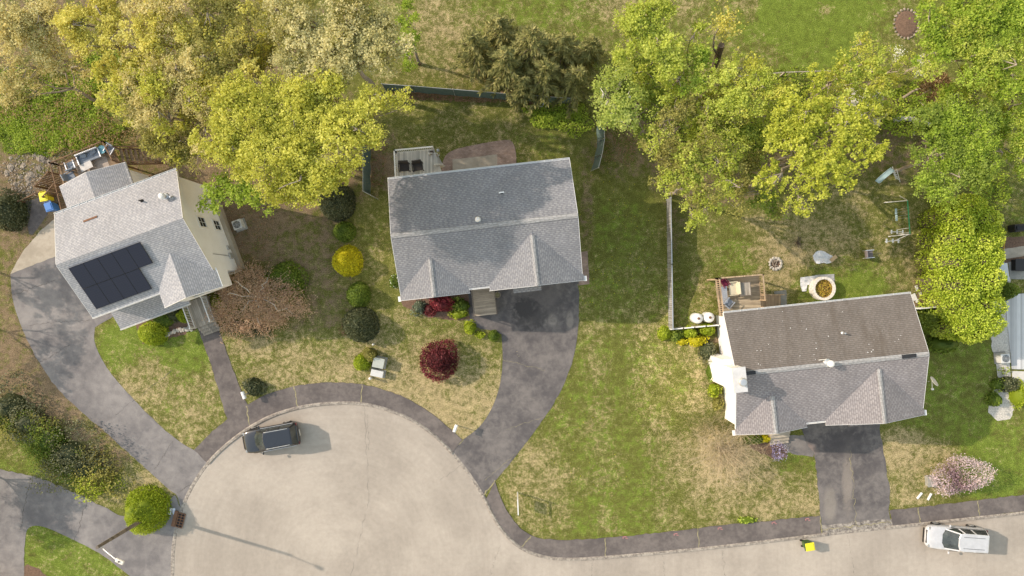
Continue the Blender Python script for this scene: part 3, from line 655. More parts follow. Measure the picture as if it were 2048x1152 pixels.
#TREES_BEGIN
tree('woodland_tree', 'tan flowering tree in the far upper left corner of the woods', 'tree', [(45, 70, 75), (95, 40, 60), (30, 140, 55), (105, 110, 50, -1)], 9.5, L['tan'], dens=.8, mat2=L['cream'], mix=.35)
tree('woodland_tree', 'yellow flowering tree behind the green undergrowth at the upper left', 'tree', [(165, 60, 62), (215, 30, 60), (185, 100, 48), (235, 85, 45)], 10.5, L['gold'], dens=.9)
tree('woodland_tree', 'golden crowned tree third from the upper left corner along the woods edge', 'tree', [(300, 40, 65), (340, 90, 60), (270, 95, 40), (360, 25, 55)], 11, L['gold'], dens=.85, mat2=L['tan'], mix=.4)
tree('woodland_tree', 'olive yellow tree between the golden tree and the cream crowned tree', 'tree', [(430, 40, 70), (480, 95, 65), (420, 120, 60), (500, 30, 60), (460, 165, 50)], 11, L['olive'], dens=.9, mat2=L['gold'], mix=.4)
tree('woodland_tree', 'large cream blossoming tree beyond the green fence corner', 'tree', [(600, 60, 75), (690, 60, 85), (750, 100, 62), (660, 130, 75), (590, 125, 60), (720, 25, 60), (770, 50, 45), (560, 30, 55), (790, 90, 40)], 12.5, L['cream'], dens=1.0, mat2=L['olive'], mix=.2)
tree('woodland_tree', 'sparse tan and yellow tree with bare grey branches above the brown deck', 'tree', [(310, 170, 75), (250, 190, 55), (370, 150, 65), (390, 210, 60), (330, 230, 60), (410, 255, 50), (280, 215, 45)], 11, L['tan'], dens=.95, mat2=L['yellow'], mix=.45, twig=1.5)
tree('woodland_tree', 'brownish yellow green tree over the deck stairs', 'tree', [(320, 270, 55), (370, 285, 52), (345, 310, 40), (290, 245, 40), (400, 310, 40), (380, 240, 45)], 8, L['olive'], dens=1.1, mat2=L['yellow'], mix=.35)
tree('big_shade_tree', 'biggest bright yellow green tree spreading between the two grey roofed houses', 'tree', [(500, 230, 85), (590, 220, 80), (680, 200, 72), (760, 195, 55), (800, 195, 32), (560, 320, 95), (650, 300, 90), (720, 265, 55), (470, 300, 65), (610, 365, 58), (660, 365, 45), (540, 165, 40), (440, 270, 45), (740, 235, 50), (480, 190, 40)], 12.8, L['yellow'], dens=1.25, per=12)
tree('young_tree', 'bright green young tree leaning over the side of the beige house', 'tree', [(440, 375, 45), (490, 385, 48), (530, 400, 35), (420, 400, 30)], 6, L['green'], dens=.8)
tree('woodland_tree', 'slim green tree at the edge of the back field beside the cream tree', 'tree', [(815, 30, 32), (818, 85, 30), (822, 120, 22)], 5.5, L['green'], dens=1.0)
EV = [(950, 95, 50, 7.0, 'dark evergreen at the left end of the evergreen row'), (1000, 62, 50, 6.5, 'evergreen on the field side of the row, nearest its left end'), (1012, 130, 58, 8.0, 'full evergreen overhanging the green fence near the left end of the row'), (1062, 92, 60, 8.8, 'tallest golden tipped evergreen in the middle of the row'), (1090, 150, 55, 7.5, 'evergreen over the middle of the green fence'), (1125, 98, 52, 7.5, 'golden tipped evergreen right of the tallest one'), (1150, 160, 46, 6.8, 'evergreen over the right end of the green fence'), (1180, 105, 44, 6.5, 'evergreen at the right end of the row beside the lime tree'), (1045, 172, 36, 5.0, 'smallest low evergreen right against the green fence')]
for x, y, r, h, lab in EV: conifer(lab, x, y, r, h, 'evergreens behind the green fence', L['conifer'])
tree('birch_tree', 'pale birch with white limbs by the curved green fence', 'tree', [(1235, 155, 48), (1225, 215, 45), (1260, 195, 42), (1245, 245, 32), (1205, 190, 32)], 7, L['pale'], 'bark_pale', dens=1.0, leaf_s=.12, cl_r=.18, per=14, twig=.5)
tree('lime_tree', 'pale lime green tree at the top beside the evergreen row', 'tree', [(1265, 50, 55), (1310, 90, 58), (1260, 105, 42), (1310, 35, 50), (1335, 130, 42)], 8.5, L['lime'], dens=1.0, leaf_s=.13)
tree('green_tree', 'fresh green tree in front of the broken trunk', 'tree', [(1380, 120, 50), (1410, 165, 48), (1350, 160, 45), (1385, 75, 36)], 7.5, L['green'], dens=.85, mat2=L['lime'], mix=.5)
tree('bare_tree', 'half bare grey twigged tree between the birch and the yellow maple', 'tree', [(1350, 215, 55), (1410, 215, 55), (1450, 240, 48), (1320, 250, 40)], 7, L['lime'], dens=.5, twig=2.0, mat2=L['olive'], mix=.4)
tree('bare_tree', 'wide grey centred tree with green rim hanging over the long grey fence', 'tree', [(1360, 320, 68), (1430, 330, 75), (1320, 300, 45), (1400, 395, 55), (1470, 380, 52), (1340, 370, 45), (1385, 440, 25)], 7.5, L['lime'], dens=.6, twig=2.2, mat2=L['olive'], mix=.4)
tree('lime_tree', 'bright lime tree beside the wooden rail at the field edge', 'tree', [(1480, 140, 50), (1520, 180, 52), (1465, 190, 45), (1500, 225, 40)], 8, L['lime'], dens=.9, mat2=L['yellow'], mix=.3)
tree('yellow_maple', 'yellow maple with round flower clusters above the play yard', 'tree', [(1600, 230, 72), (1680, 250, 65), (1570, 300, 65), (1640, 330, 70), (1720, 295, 52), (1600, 390, 45), (1755, 290, 30), (1540, 370, 40), (1690, 355, 35), (1620, 165, 45), (1690, 215, 50), (1735, 225, 42)], 9, L['maple'], dens=.45, per=24, cl_r=.13, leaf_s=.13)
tree('understory_tree', 'olive green tree below the yellow maple near the wooden deck', 'tree', [(1520, 320, 52), (1500, 270, 45), (1510, 390, 48), (1555, 420, 30)], 5, L['mid'], dens=.7, mat2=L['olive'], mix=.4)
tree('lime_tree', 'yellow lime tree along the field edge left of the white blossoms', 'tree', [(1690, 140, 45), (1740, 120, 45), (1660, 175, 45), (1755, 175, 40), (1720, 90, 32)], 8, L['lime'], dens=.75, mat2=L['yellow'], mix=.5)
tree('dogwood_tree', 'small tree in white blossom at the field edge', 'tree', [(1800, 105, 34), (1828, 130, 32), (1795, 150, 30)], 5, L['whitefl'], dens=.7, leaf_s=.085, mat2=L['lime'], mix=.65)
tree('green_tree', 'large bright green tree filling the upper right corner', 'tree', [(1850, 40, 45), (1920, 90, 55), (1880, 60, 62), (1950, 40, 75), (2020, 60, 75), (1930, 120, 65), (2010, 140, 62), (1860, 110, 45), (1990, 0, 60)], 9, L['green'], dens=1.1, mat2=L['lime'], mix=.35)
tree('bare_tree', 'small brown leaved tree between the green trees', 'tree', [(1860, 155, 32), (1890, 165, 34), (1850, 185, 28)], 4.5, L['brown'], dens=.7, leaf_s=.13, twig=1.8)
tree('green_tree', 'dense mid green tree standing over the swing set', 'tree', [(1880, 240, 62), (1930, 280, 72), (1870, 310, 55), (1900, 360, 62), (1955, 345, 55), (1850, 370, 36), (1950, 225, 50)], 8, L['mid'], dens=1.15, mat2=L['green'], mix=.5)
tree('green_tree', 'leafy green tree cut by the right photo edge beside the upper corner tree', 'tree', [(2020, 215, 52), (2050, 270, 48), (2000, 170, 40), (2045, 190, 40)], 7.5, L['green'], dens=1.0, mat2=L['lime'], mix=.3)
tree('woodland_tree', 'olive understorey tree between the tan corner tree and the green undergrowth', 'tree', [(120, 130, 50), (170, 140, 42), (70, 175, 40), (20, 190, 40)], 6, L['tan'], dens=.6, mat2=L['olive'], mix=.5)
tree('woodland_tree', 'yellow tree in the middle of the upper left woods', 'tree', [(255, 130, 52), (300, 115, 50), (220, 150, 40), (400, 90, 50)], 9, L['gold'], dens=.85, mat2=L['yellow'], mix=.4)
tree('woodland_tree', 'olive green tree deep between the golden and cream trees', 'tree', [(520, 110, 58), (430, 190, 55), (545, 50, 50), (400, 170, 50)], 7.5, L['olive'], dens=.95, mat2=L['yellow'], mix=.4)
tree('green_tree', 'soft lime tree filling the gap behind the half bare tree', 'tree', [(1400, 240, 60), (1470, 290, 60), (1330, 180, 50), (1290, 150, 45), (1520, 240, 50)], 5.5, L['lime'], dens=.8, mat2=L['mid'], mix=.35)
tree('green_tree', 'lime understorey tree around the pale shed', 'tree', [(1740, 200, 45), (1770, 165, 40), (1700, 180, 40), (1760, 240, 38), (1665, 205, 38), (1715, 235, 34), (1690, 262, 30)], 5.5, L['lime'], dens=.75, mat2=L['yellow'], mix=.4)
tree('green_tree', 'lime tree in the gap between the upper right corner tree and the swing set tree', 'tree', [(1950, 175, 52), (1900, 195, 45), (2000, 250, 50), (2040, 330, 40), (1990, 310, 40), (1840, 215, 34)], 6.5, L['green'], dens=.9, mat2=L['lime'], mix=.4)
tree('bare_tree', 'half leafed tree just beyond the left photo edge behind the concrete pad', 'tree', [(-190, 470, 60), (-230, 520, 60), (-170, 540, 50)], 5.2, L['olive'], dens=.6, twig=2.0)
tree('bare_tree', 'half leafed tree just beyond the left photo edge beside the driveway', 'tree', [(-200, 640, 55), (-240, 690, 60), (-180, 600, 40)], 5.2, L['olive'], dens=.6, twig=2.0)
tree('green_tree', 'leafy tree just beyond the lower left photo edge', 'tree', [(-160, 930, 70), (-200, 990, 70), (-150, 870, 55), (-180, 1050, 55)], 4.6, L['mid'], dens=.8)
tree('green_tree', 'soft lime tree along the rail between the broken trunk and the yellow maple', 'tree', [(1440, 165, 44), (1545, 175, 46), (1560, 235, 48), (1500, 250, 44), (1425, 195, 44), (1585, 190, 40)], 5.5, L['lime'], dens=.75, mat2=L['yellow'], mix=.35)
tree('green_tree', 'lime filler tree between the birch and the pale lime tree', 'tree', [(1250, 120, 42), (1300, 170, 44), (1340, 230, 44), (1290, 220, 36), (1285, 265, 28)], 5, L['lime'], dens=.75, mat2=L['mid'], mix=.4)
#TREES_END
def ground_cover(name, region, n, size, mat, zmax, up=.6, aspect=1.0, kind='stuff'):
    P_ = []
    for px, py, rx, ry, w in region:
        k = int(n * w); t = rng.random(k) * 6.2832; r = np.sqrt(rng.random(k)) * (1 + .12 * np.sin(t * 5 + px))
        P_.append(np.stack([(px + rx * r * np.cos(t) - 1024) / PPM, (576 - py - ry * r * np.sin(t)) / PPM], -1))
    P_ = np.concatenate(P_); n = len(P_)
    cs = P_[rng.choice(n, min(n, 70))]; cr_ = rng.uniform(.45, 1.3, len(cs)); lump = np.zeros(n)
    for c_, r_ in zip(cs, cr_): lump = np.maximum(lump, np.sqrt(np.clip(1 - ((P_ - c_) ** 2).sum(1) / r_ ** 2, 0, 1)) * (.45 + .55 * r_ / 1.3))
    lump = np.clip(lump + rng.normal(0, .1, n), .05, 1)
    z = (.03 + zmax * lump * rng.random(n) ** .4) if zmax > .1 else .02 + rng.random(n) * zmax
    o = leaf_mesh(name, np.column_stack([P_, z]), size, .25 + .5 * lump * (zmax > .1) + rng.normal(.1, .2, n), mat, None, up, aspect)
    return tag(o, kind=kind)
ground_cover('undergrowth', [(100, 220, 115, 85, .42), (210, 150, 80, 50, .16), (60, 270, 70, 40, .1), (180, 270, 70, 30, .1), (20, 190, 50, 60, .08)], 34000, .085, L['under'], .35, .8, 2.4)
ground_cover('dry_brush', [(120, 220, 125, 90, .6), (20, 170, 60, 60, .2), (230, 280, 60, 40, .2)], 5000, .12, L['brown'], .8)
ground_cover('undergrowth', [(1560, 220, 130, 80, .2), (1440, 280, 130, 50, .2), (1850, 220, 110, 60, .3), (1980, 380, 40, 40, .05), (1300, 180, 60, 60, .12)], 16000, .15, L['under'], .8)
ground_cover('undergrowth', [(30, 838, 50, 26, .25), (85, 880, 45, 30, .25), (130, 915, 45, 30, .25), (175, 950, 45, 26, .25)], 9000, .11, L['shrub'], .9)
ground_cover('undergrowth', [(60, 850, 70, 30, .4), (150, 920, 60, 36, .4), (200, 960, 30, 20, .2)], 3500, .10, L['olive'], 1.0)
ground_cover('weeds', [(1110, 222, 60, 20, .5), (1090, 245, 30, 14, .2), (1150, 245, 35, 30, .3)], 3000, .13, L['under'], .35)
ground_cover('leaf_litter', [(980, 194, 190, 10, .5), (1100, 210, 50, 12, .25), (850, 186, 70, 10, .25)], 4200, .10, L['litter'], .03, 2.5)
ground_cover('leaf_litter', [(745, 320, 30, 60, .3), (500, 470, 45, 90, .3), (700, 660, 25, 12, .1), (1240, 280, 40, 50, .3)], 2200, .09, L['litter'], .03, 2.5)

ground_cover('rubble', [(60, 345, 55, 40, .6), (120, 310, 40, 25, .2), (40, 390, 30, 20, .2)], 900, .13, leaf('rubble_chip', [C(.16, .13, .10), C(.28, .24, .19), C(.40, .36, .30)], .0), .06, 1.5)
ground_cover('dandelions', [(1240, 480, 80, 120, .6), (1210, 560, 60, 60, .3), (1200, 350, 40, 30, .1), (1180, 900, 90, 100, .2)], 170, .06, L['golden'], .04, 3.0)
ground_cover('fallen_petals', [(900, 700, 130, 90, .3), (1300, 850, 160, 200, .3), (560, 720, 120, 40, .2), (1650, 500, 120, 60, .2)], 220, .05, L['cream'], .03, 3.0)

# ------------------------------------------------------------------ shrubs and small trees
HED = 'clipped shrubs between the two grey roofed houses'
shrub('dark green dome shrub tucked under the big yellow tree', 669, 402, 35, 37, 2.3, L['darkshrub'], .10, 1.2, group=HED, lump=.06)
shrub('small round green shrub next above the golden one', 686, 462, 21, 21, 1.5, L['shrub'], .09, 1.2, group=HED, lump=.06)
g_ = shrub('golden yellow tiered shrub', 692, 521, 29, 31, 1.4, L['golden'], .09, 1.3, group=HED, lump=.05)
tp = rng.normal(size=(1500, 3)); tp /= np.linalg.norm(tp, axis=1)[:, None]; tp[:, 2] = np.abs(tp[:, 2]); bv, bf = blob((0, 0), .5, .5, .75, z0=1.2)
leaf_mesh('top_tier', tp * np.array([.58, .58, .85]) * rng.uniform(.92, 1.06, 1500)[:, None] + np.array([-.02, .08, 1.2]), .09, .5 + rng.normal(0, .25, 1500), L['golden'], g_, .25, extra=(bv, bf, .05))
shrub('round green shrub next below the golden one', 713, 589, 24, 25, 1.7, L['shrub'], .09, 1.2, group=HED, lump=.06)
shrub('large dark grey green dome shrub at the lower end of the shrub row', 717, 651, 34, 35, 2.2, L['darkshrub'], .11, 1.2, group=HED, lump=.05)
shrub('orange tinged green shrub beside the utility boxes', 722, 725, 17, 18, 1.1, L['yshrub'], .10, 1.1, lump=.12)
shrub('orange brown tinged shrub above the utility boxes', 738, 710, 16, 14, 1.2, L['olive'], .10, 1.1, lump=.14)
shrub('small green shrub with white flowers at the left wall of the middle house', 787, 562, 10, 14, 1.2, L['shrub'], .10, 1.1, fl=L['whitefl'], fln=40)
shrub('dark green rhododendron by the white mailbox', 504, 775, 20, 18, 1.0, L['darkshrub'], .13, 1.2, lump=.14)
shrub('yellow green dome shrub in the stone edged bed', 301, 668, 28, 24, 1.3, L['yshrub'], .09, 1.2, lump=.05)
shrub('spreading dark green juniper in the stone edged bed', 324, 640, 24, 17, .7, L['shrub'], .12, 1.1, lump=.16)
shrub('bluish green juniper against the porch of the beige house', 347, 630, 18, 14, .7, L['darkshrub'], .12, 1.1, lump=.16)
shrub('small yellow green shrub beside the white porch railing', 363, 632, 12, 14, 1.0, L['yshrub'], .09, 1.1)
shrub('green shrub behind the porch railing under the weeping tree', 428, 605, 14, 18, .9, L['yshrub'], .11, 1.0, lump=.14)
shrub('broad dark green dome shrub behind the weeping tree', 562, 566, 44, 42, 1.9, L['shrub'], .11, .9, lump=.06)
shrub('low dark evergreen below the weeping tree', 470, 655, 22, 14, .7, L['darkshrub'], .13, .8, lump=.2)
shrub('low evergreen bush below the weeping tree, right of the darker one', 515, 660, 24, 12, .7, L['darkshrub'], .13, .7, lump=.2)
shrub('bright red leaved maple shrub by the front wall of the middle house', 884, 609, 24, 15, 1.5, L['redb'], .12, 1.1, lump=.14, cat='maple')
shrub('dark brown red shrub left of the bright red one', 860, 620, 13, 12, .9, L['red'], .11, 1.0, lump=.14)
shrub('blue green juniper at the front wall of the middle house', 838, 615, 14, 14, .6, L['blue'], .12, 1.0, lump=.2)
shrub('feathery green juniper beside the grey entry deck', 921, 612, 20, 14, .8, L['shrub'], .13, 1.0, lump=.2)
shrub('yellow green juniper in front of the grey entry deck', 918, 628, 18, 10, .6, L['yshrub'], .13, 1.0, lump=.2)
shrub('small yellow green bush near the lower end of the entry deck', 940, 655, 12, 13, .8, L['yshrub'], .11, 1.0, lump=.14)
shrub('tiny yellow green bush between the two small bushes by the driveway', 960, 670, 9, 7, .4, L['yshrub'], .1, 1.0, lump=.14)
shrub('round bright green ball shrub at the driveway edge', 987, 672, 11, 11, .8, L['shrub'], .08, 1.1, lump=.05)
shrub('red japanese maple standing alone on the front lawn', 878, 722, 37, 36, 2.3, L['red'], .13, 1.3, name='japanese_maple', cat='maple', lump=.14, lift=.5, core=.7)
shrub('round green shrub at the free end of the white picket fence', 1333, 668, 15, 15, 1.1, L['yshrub'], .10, 1.1)
shrub('dark green low shrub right of the fence end shrub', 1355, 672, 13, 11, .7, L['shrub'], .11, 1.0, lump=.14)
shrub('round green shrub against the middle of the white picket fence', 1382, 664, 13, 12, 1.1, L['yshrub'], .10, 1.1, lump=.07)
shrub('round green shrub where the white picket fence meets the white wall', 1417, 660, 14, 13, 1.2, L['yshrub'], .10, 1.1, lump=.07)
shrub('bright yellow spirea in front of the white picket fence', 1398, 682, 20, 11, .7, L['golden'], .11, 1.0, lump=.2)
shrub('small yellow spirea left of the bright one', 1366, 683, 10, 8, .5, L['golden'], .11, .9, lump=.2)
shrub('leggy dark green shrub at the left wall of the brown roofed house', 1418, 703, 17, 20, 1.0, L['darkshrub'], .13, .9, lump=.18)
shrub('green shrub hugging the chimney base', 1424, 744, 9, 18, .8, L['shrub'], .12, .9, lump=.18)
shrub('yellow green shrub below the chimney base', 1430, 780, 11, 14, .8, L['yshrub'], .12, .9, lump=.18)
shrub('small olive shrub lowest along the left wall', 1436, 806, 9, 12, .6, L['olive'], .12, .9, lump=.18)
shrub('green shrub under the front eave of the brown roofed house', 1510, 880, 20, 10, .7, L['shrub'], .12, .9, lump=.18)
shrub('yellow green shrub under the front eave beside the lilac', 1532, 879, 9, 8, .6, L['golden'], .10, .9, lump=.14)
shrub('lilac bush in purple bloom beside the front steps', 1558, 903, 13, 18, 1.3, L['lilac'], .075, .4, name='lilac_bush', cat='lilac', lump=.4, core=0)
shrub('bright green low plant at the sidewalk edge', 1495, 1041, 20, 7, .3, L['green'], .13, .8, lump=.2, name='low_plant', cat='plant')
shrub('pink flowering magnolia bush by the street', 1918, 955, 40, 35, 2.3, L['pink'], .10, 1.3, name='magnolia', cat='magnolia', lump=.3, lift=.9, core=0)
shrub('dark green cone shrub at the corner of the grey patio by the tall hedge', 2014, 582, 22, 20, 2.0, L['shrub'], .10, 1.1, lump=.06)
shrub('round green shrub on the white gravel at the right', 1994, 800, 15, 15, .9, L['shrub'], .11, 1.1)
shrub('dark green shrub between the pale slab and the white gravel', 2020, 768, 20, 15, 1.0, L['darkshrub'], .12, 1.0, lump=.15)
shrub('green leafy shrub just above the round gravel shrub', 1996, 770, 12, 12, .7, L['shrub'], .12, 1.0, lump=.15)
shrub('yellow flecked shrub at the photo edge beside the white gravel', 2042, 790, 15, 28, 1.2, L['yshrub'], .12, 1.0, lump=.15)
shrub('tiny weed plant on the white gravel below the air conditioner', 2010, 742, 9, 8, .35, L['under'], .10, .6, lump=.25, name='low_plant', cat='plant', core=0)
shrub('dark green bush at the far left photo edge', 8, 420, 32, 40, 2.0, L['darkshrub'], .13, 1.1, lump=.12)
shrub('round clipped yellow green shrub at the foot of the street light pole', 280, 1027, 45, 45, 2.4, L['yshrub'], .09, 1.4, lump=.07)
HR = 'hedgerow above the lower left driveway'
for x, y, rx, ry, h, m_, lab in [(8, 815, 42, 38, 1.7, 'darkshrub', 'dark hedgerow shrub at the photo edge'), (48, 850, 44, 34, 1.5, 'darkshrub', 'dark hedgerow shrub second from the photo edge'), (86, 882, 44, 36, 1.6, 'shrub', 'green hedgerow shrub in the middle of the row'), (128, 912, 46, 38, 1.7, 'darkshrub', 'dark hedgerow shrub below the middle green one'), (162, 938, 40, 34, 1.6, 'darkshrub', 'dark grey green hedgerow shrub next to the yellow one'), (198, 955, 32, 28, 1.4, 'olive', 'olive tipped hedgerow shrub at the right end of the row'), (180, 975, 36, 24, 1.0, 'yshrub', 'yellow green feathery shrub overhanging the lower left driveway')]:
    shrub(lab, x, y, rx, ry, h, L[m_], .13, .9, group=HR, lump=.38, core=.66)
# tall hedge on the right: three lumps of one dense mass
def hedge_mass():
    lobes = [(1895, 440, 36), (1945, 440, 36), (1892, 480, 38), (1945, 480, 38), (1968, 470, 22), (1890, 525, 40), (1945, 520, 40), (1972, 515, 22), (1893, 570, 40), (1945, 565, 42), (1975, 560, 22), (1905, 612, 40), (1950, 610, 40), (1928, 645, 38), (1962, 645, 28), (1920, 420, 30), (1900, 655, 24), (1940, 662, 22)]
    lobes = [(1925 + (x - 1925) * .85 + 10, y, r) for x, y, r in lobes]
    zc = 2.7; root = thing('tall_hedge', 'tall dense yellow green hedge at the right end of the brown roofed house', 'hedge', P(1918, 545, 3)); o = np.array(P(1918, 545, 3)); o[2] = 0; root.location = o
    pos, var = [], []; core = MB()
    for x, y, r in lobes:
        c = np.array(P(x, y, zc)); rr = r * (1 - zc / CAM_H) / PPM
        n = int(2600 * rr * rr); d = rng.normal(size=(n, 3)); d /= np.linalg.norm(d, axis=1)[:, None]
        K = 20; kd = rng.normal(size=(K, 3)); kd /= np.linalg.norm(kd, axis=1)[:, None]; ka = rng.normal(0, .16, K)
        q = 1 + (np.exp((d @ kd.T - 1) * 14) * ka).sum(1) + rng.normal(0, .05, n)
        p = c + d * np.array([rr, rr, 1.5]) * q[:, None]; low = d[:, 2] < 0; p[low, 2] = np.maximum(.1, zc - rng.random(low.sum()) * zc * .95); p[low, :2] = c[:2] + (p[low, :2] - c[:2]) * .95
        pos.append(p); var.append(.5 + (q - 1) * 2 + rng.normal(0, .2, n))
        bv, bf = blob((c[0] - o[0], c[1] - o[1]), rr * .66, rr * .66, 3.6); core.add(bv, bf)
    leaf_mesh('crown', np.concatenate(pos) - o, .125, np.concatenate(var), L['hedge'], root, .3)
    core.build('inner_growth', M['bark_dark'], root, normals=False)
    tr = MB()
    for x, y in ((1900, 460), (1940, 520), (1920, 580), (1945, 630)):
        p = P(x, y) ; tr.tube([(p.x - o[0], p.y - o[1], 0), (p.x - o[0], p.y - o[1], 2)], [.15, .08], 8)
    tr.build('trunk', M['bark_dark'], root)
hedge_mass()
shrub('dark green bushy shrub below the left foot of the tall hedge', 1868, 640, 26, 34, 1.8, L['mid'], .13, 1.0, lump=.16)
shrub('dark green low shrub at the lower end of the tall hedge', 1892, 688, 34, 18, 1.2, L['shrub'], .13, 1.0, lump=.16)
# weeping bare tree with reddish twigs, trunk leaning from upper right
def weeping():
    b = P(545, 596); root = thing('weeping_tree', 'bare weeping tree with a fuzzy mass of reddish drooping twigs beside the white porch', 'tree', (b.x, b.y, 0)); o = np.array([b.x, b.y, 0])
    mb = MB(); mb.tube([(0, 0, 0), (.05, .05, 1.2), (-.3, .1, 2.2)], [.13, .10, .08], 8); mb.build('trunk', M['bark_pale'], root, smooth=True)
    paths, tips, pale = [], [], []
    c0 = np.array([-.3, .1, 2.2])
    for ex, ey, ez in ((455, 590, 2.6), (480, 625, 2.3), (585, 628, 2.2), (470, 560, 2.7), (535, 555, 2.5), (520, 650, 2.0)):
        e = np.array(P(ex, ey, ez)) - o; q = bent(c0, e, 6, .09, .12); pale.append((q, .038, .012)); tips += list(q[2:])
    n = 0
    while n < 950:
        t = rng.random() * 6.283; r = math.sqrt(rng.random()); x, y = r * math.cos(t), r * math.sin(t)
        edge = 1 + .16 * math.sin(3 * t + 1) + .10 * math.sin(7 * t)
        top = np.array(P(508 + 88 * x * edge, 604 + 58 * y * edge, .9 + 1.7 * math.sqrt(max(0, 1 - r * r)))) - o
        dr = np.array([x * .5 + rng.normal() * .45, -y * .5 + rng.normal() * .45, 0]); L_ = rng.uniform(.5, 1.3)
        m1 = top + dr * L_ * .4 + np.array([0, 0, .10]); e = top + dr * L_ - np.array([0, 0, rng.uniform(.2, .9)]); e[2] = max(e[2], .15)
        paths.append(([top, m1, e], .016, .007)); tips += [top, m1, e, (m1 + e) / 2]; n += 1
    tubes_np(paths, 3).build('branches', M['twig_red'], root, normals=False); tubes_np(pale, 6).build('limbs', M['bark_pale'], root, normals=False)
    tips = np.array(tips); k = rng.choice(len(tips), 13000); leaf_mesh('crown', tips[k] + rng.normal(size=(13000, 3)) * .15, .085, rng.random(13000), L['rust'], root, .8)
weeping()
def twiggy(label, px, py, r, h, n, mat, name='bare_shrub'):
    b = P(px, py); root = thing(name, label, 'shrub', (b.x, b.y, 0)); r = r / PPM; paths = []
    mb = MB(); mb.tube([(0, 0, 0), (0, .03, h * .2)], [.05, .04], 7); mb.build('stem', M[mat], root)
    for i in range(n):
        t = rng.random() * 6.283; e = np.array([r * math.cos(t) * rng.uniform(.4, .9), r * math.sin(t) * rng.uniform(.4, .9), h * rng.uniform(.5, 1)]); p0 = np.array([0, 0, h * .15])
        pb = bent(p0, e, 3, .10, .1); paths.append((pb, .018, .007))
        for j in range(7):
            a = pb[rng.integers(1, 4)]; paths.append((bent(a, a + np.array([rng.normal() * r * .35, rng.normal() * r * .35, rng.uniform(-.1, .5) * h]), 2, .1), .008, .004))
    tubes_np(paths, 3).build('branches', M[mat], root, normals=False)
twiggy('bare straw coloured shrub on the dry lawn left of the brown roofed house', 1440, 895, 78, 2.4, 90, 'twig_tan')
twiggy('low heap of bare twigs in the middle of the back lawn', 1594, 486, 13, .4, 16, 'bark_dark', 'brush_pile')

# ------------------------------------------------------------------ houses
def gable_roof(mb_front, mb_rear, W, D, he, hr, t=.18):
    a, b = Vector((0, 0, he)), Vector((W, 0, he)); c, d = Vector((W, D / 2, hr)), Vector((0, D / 2, hr)); e, f = Vector((W, D, he)), Vector((0, D, he))
    mb_front.slab([a, b, c, d], t); mb_rear.slab([d, c, e, f], t)
def cross_gable(mb, u0, u1, he, rise, pitch, proj, t=.16, rear=0.0):
    """small gable facing the front: eaves u0,u1 at he, ridge runs back until it meets the main slope"""
    um = (u0 + u1) / 2; back = rise / pitch; e0 = .03
    f1, f0, fr = Vector((u1, -proj, he + e0)), Vector((u0, -proj, he + e0)), Vector((um, -proj, he + rise + e0))
    r0 = Vector((um, back + .05, he + rise + e0)); b0, b1 = Vector((u0, .08, he + e0)), Vector((u1, .08, he + e0))
    mb.slab([f0, fr, r0, b0], t); mb.slab([fr, f1, b1, r0], t)
def window(mbp, name, center, w, h, normal_rz, root, frame='white', grid=(2, 2)):
    """window frame with glass, set proud of the wall; lies in local xz, faces -y before turning"""
    c = Vector(center); rot = Matrix.Rotation(normal_rz, 3, 'Z'); f = MB()
    T = lambda x, y, z: c + rot @ Vector((x, y, z))
    def bx(mb, x, z, sx, sz, y, sy):
        vs = [T(x + i * sx / 2, y + j * sy / 2, z + k * sz / 2) for k in (-1, 1) for i, j in ((-1, -1), (1, -1), (1, 1), (-1, 1))]
        mb.add(vs, [(3, 2, 1, 0), (4, 5, 6, 7), (0, 1, 5, 4), (1, 2, 6, 5), (2, 3, 7, 6), (3, 0, 4, 7)])
    b = .11
    bx(f, -w / 2, 0, b, h + b, -.03, .07); bx(f, w / 2, 0, b, h + b, -.03, .07); bx(f, 0, h / 2, w - b, b, -.03, .07); bx(f, 0, -h / 2, w - b, b, -.03, .07)
    for i in range(1, grid[0]): bx(f, -w / 2 + w * i / grid[0], 0, .025, h - b, -.025, .04)
    for i in range(1, grid[1]): bx(f, 0, -h / 2 + h * i / grid[1], w - b, .025, -.02, .03)
    o = f.build(name, M[frame], root); g = MB(); bx(g, 0, 0, w - b, h - b, -.006, .02); g.build('pane', M['glass'], o); return o
def gutter(mb, a, b, w=.11):
    a, b = Vector(a), Vector(b); d = (b - a).normalized(); n = Vector((d.y, -d.x, 0))
    mb.bar(a + n * w * .95 + Vector((0, 0, -.02)), b + n * w * .95 + Vector((0, 0, -.02)), .018, .12); mb.bar(a + n * .02 + Vector((0, 0, -.075)), b + n * .02 + Vector((0, 0, -.075)), .03, .13); mb.bar(a + n * w * .5 + Vector((0, 0, -.085)), b + n * w * .5 + Vector((0, 0, -.085)), w * .8, .02)
    L_ = (b - a).length; k = int(L_ / .6)
    for i in range(k + 1):
        p = a + (b - a) * i / max(1, k); mb.bar(p + Vector((0, 0, .035)), p + n * w * .93 + Vector((0, 0, .035)), .03, .012)
def roof_vent(mbname, px, r, h, root, cap, m, tilt=0):
    pass
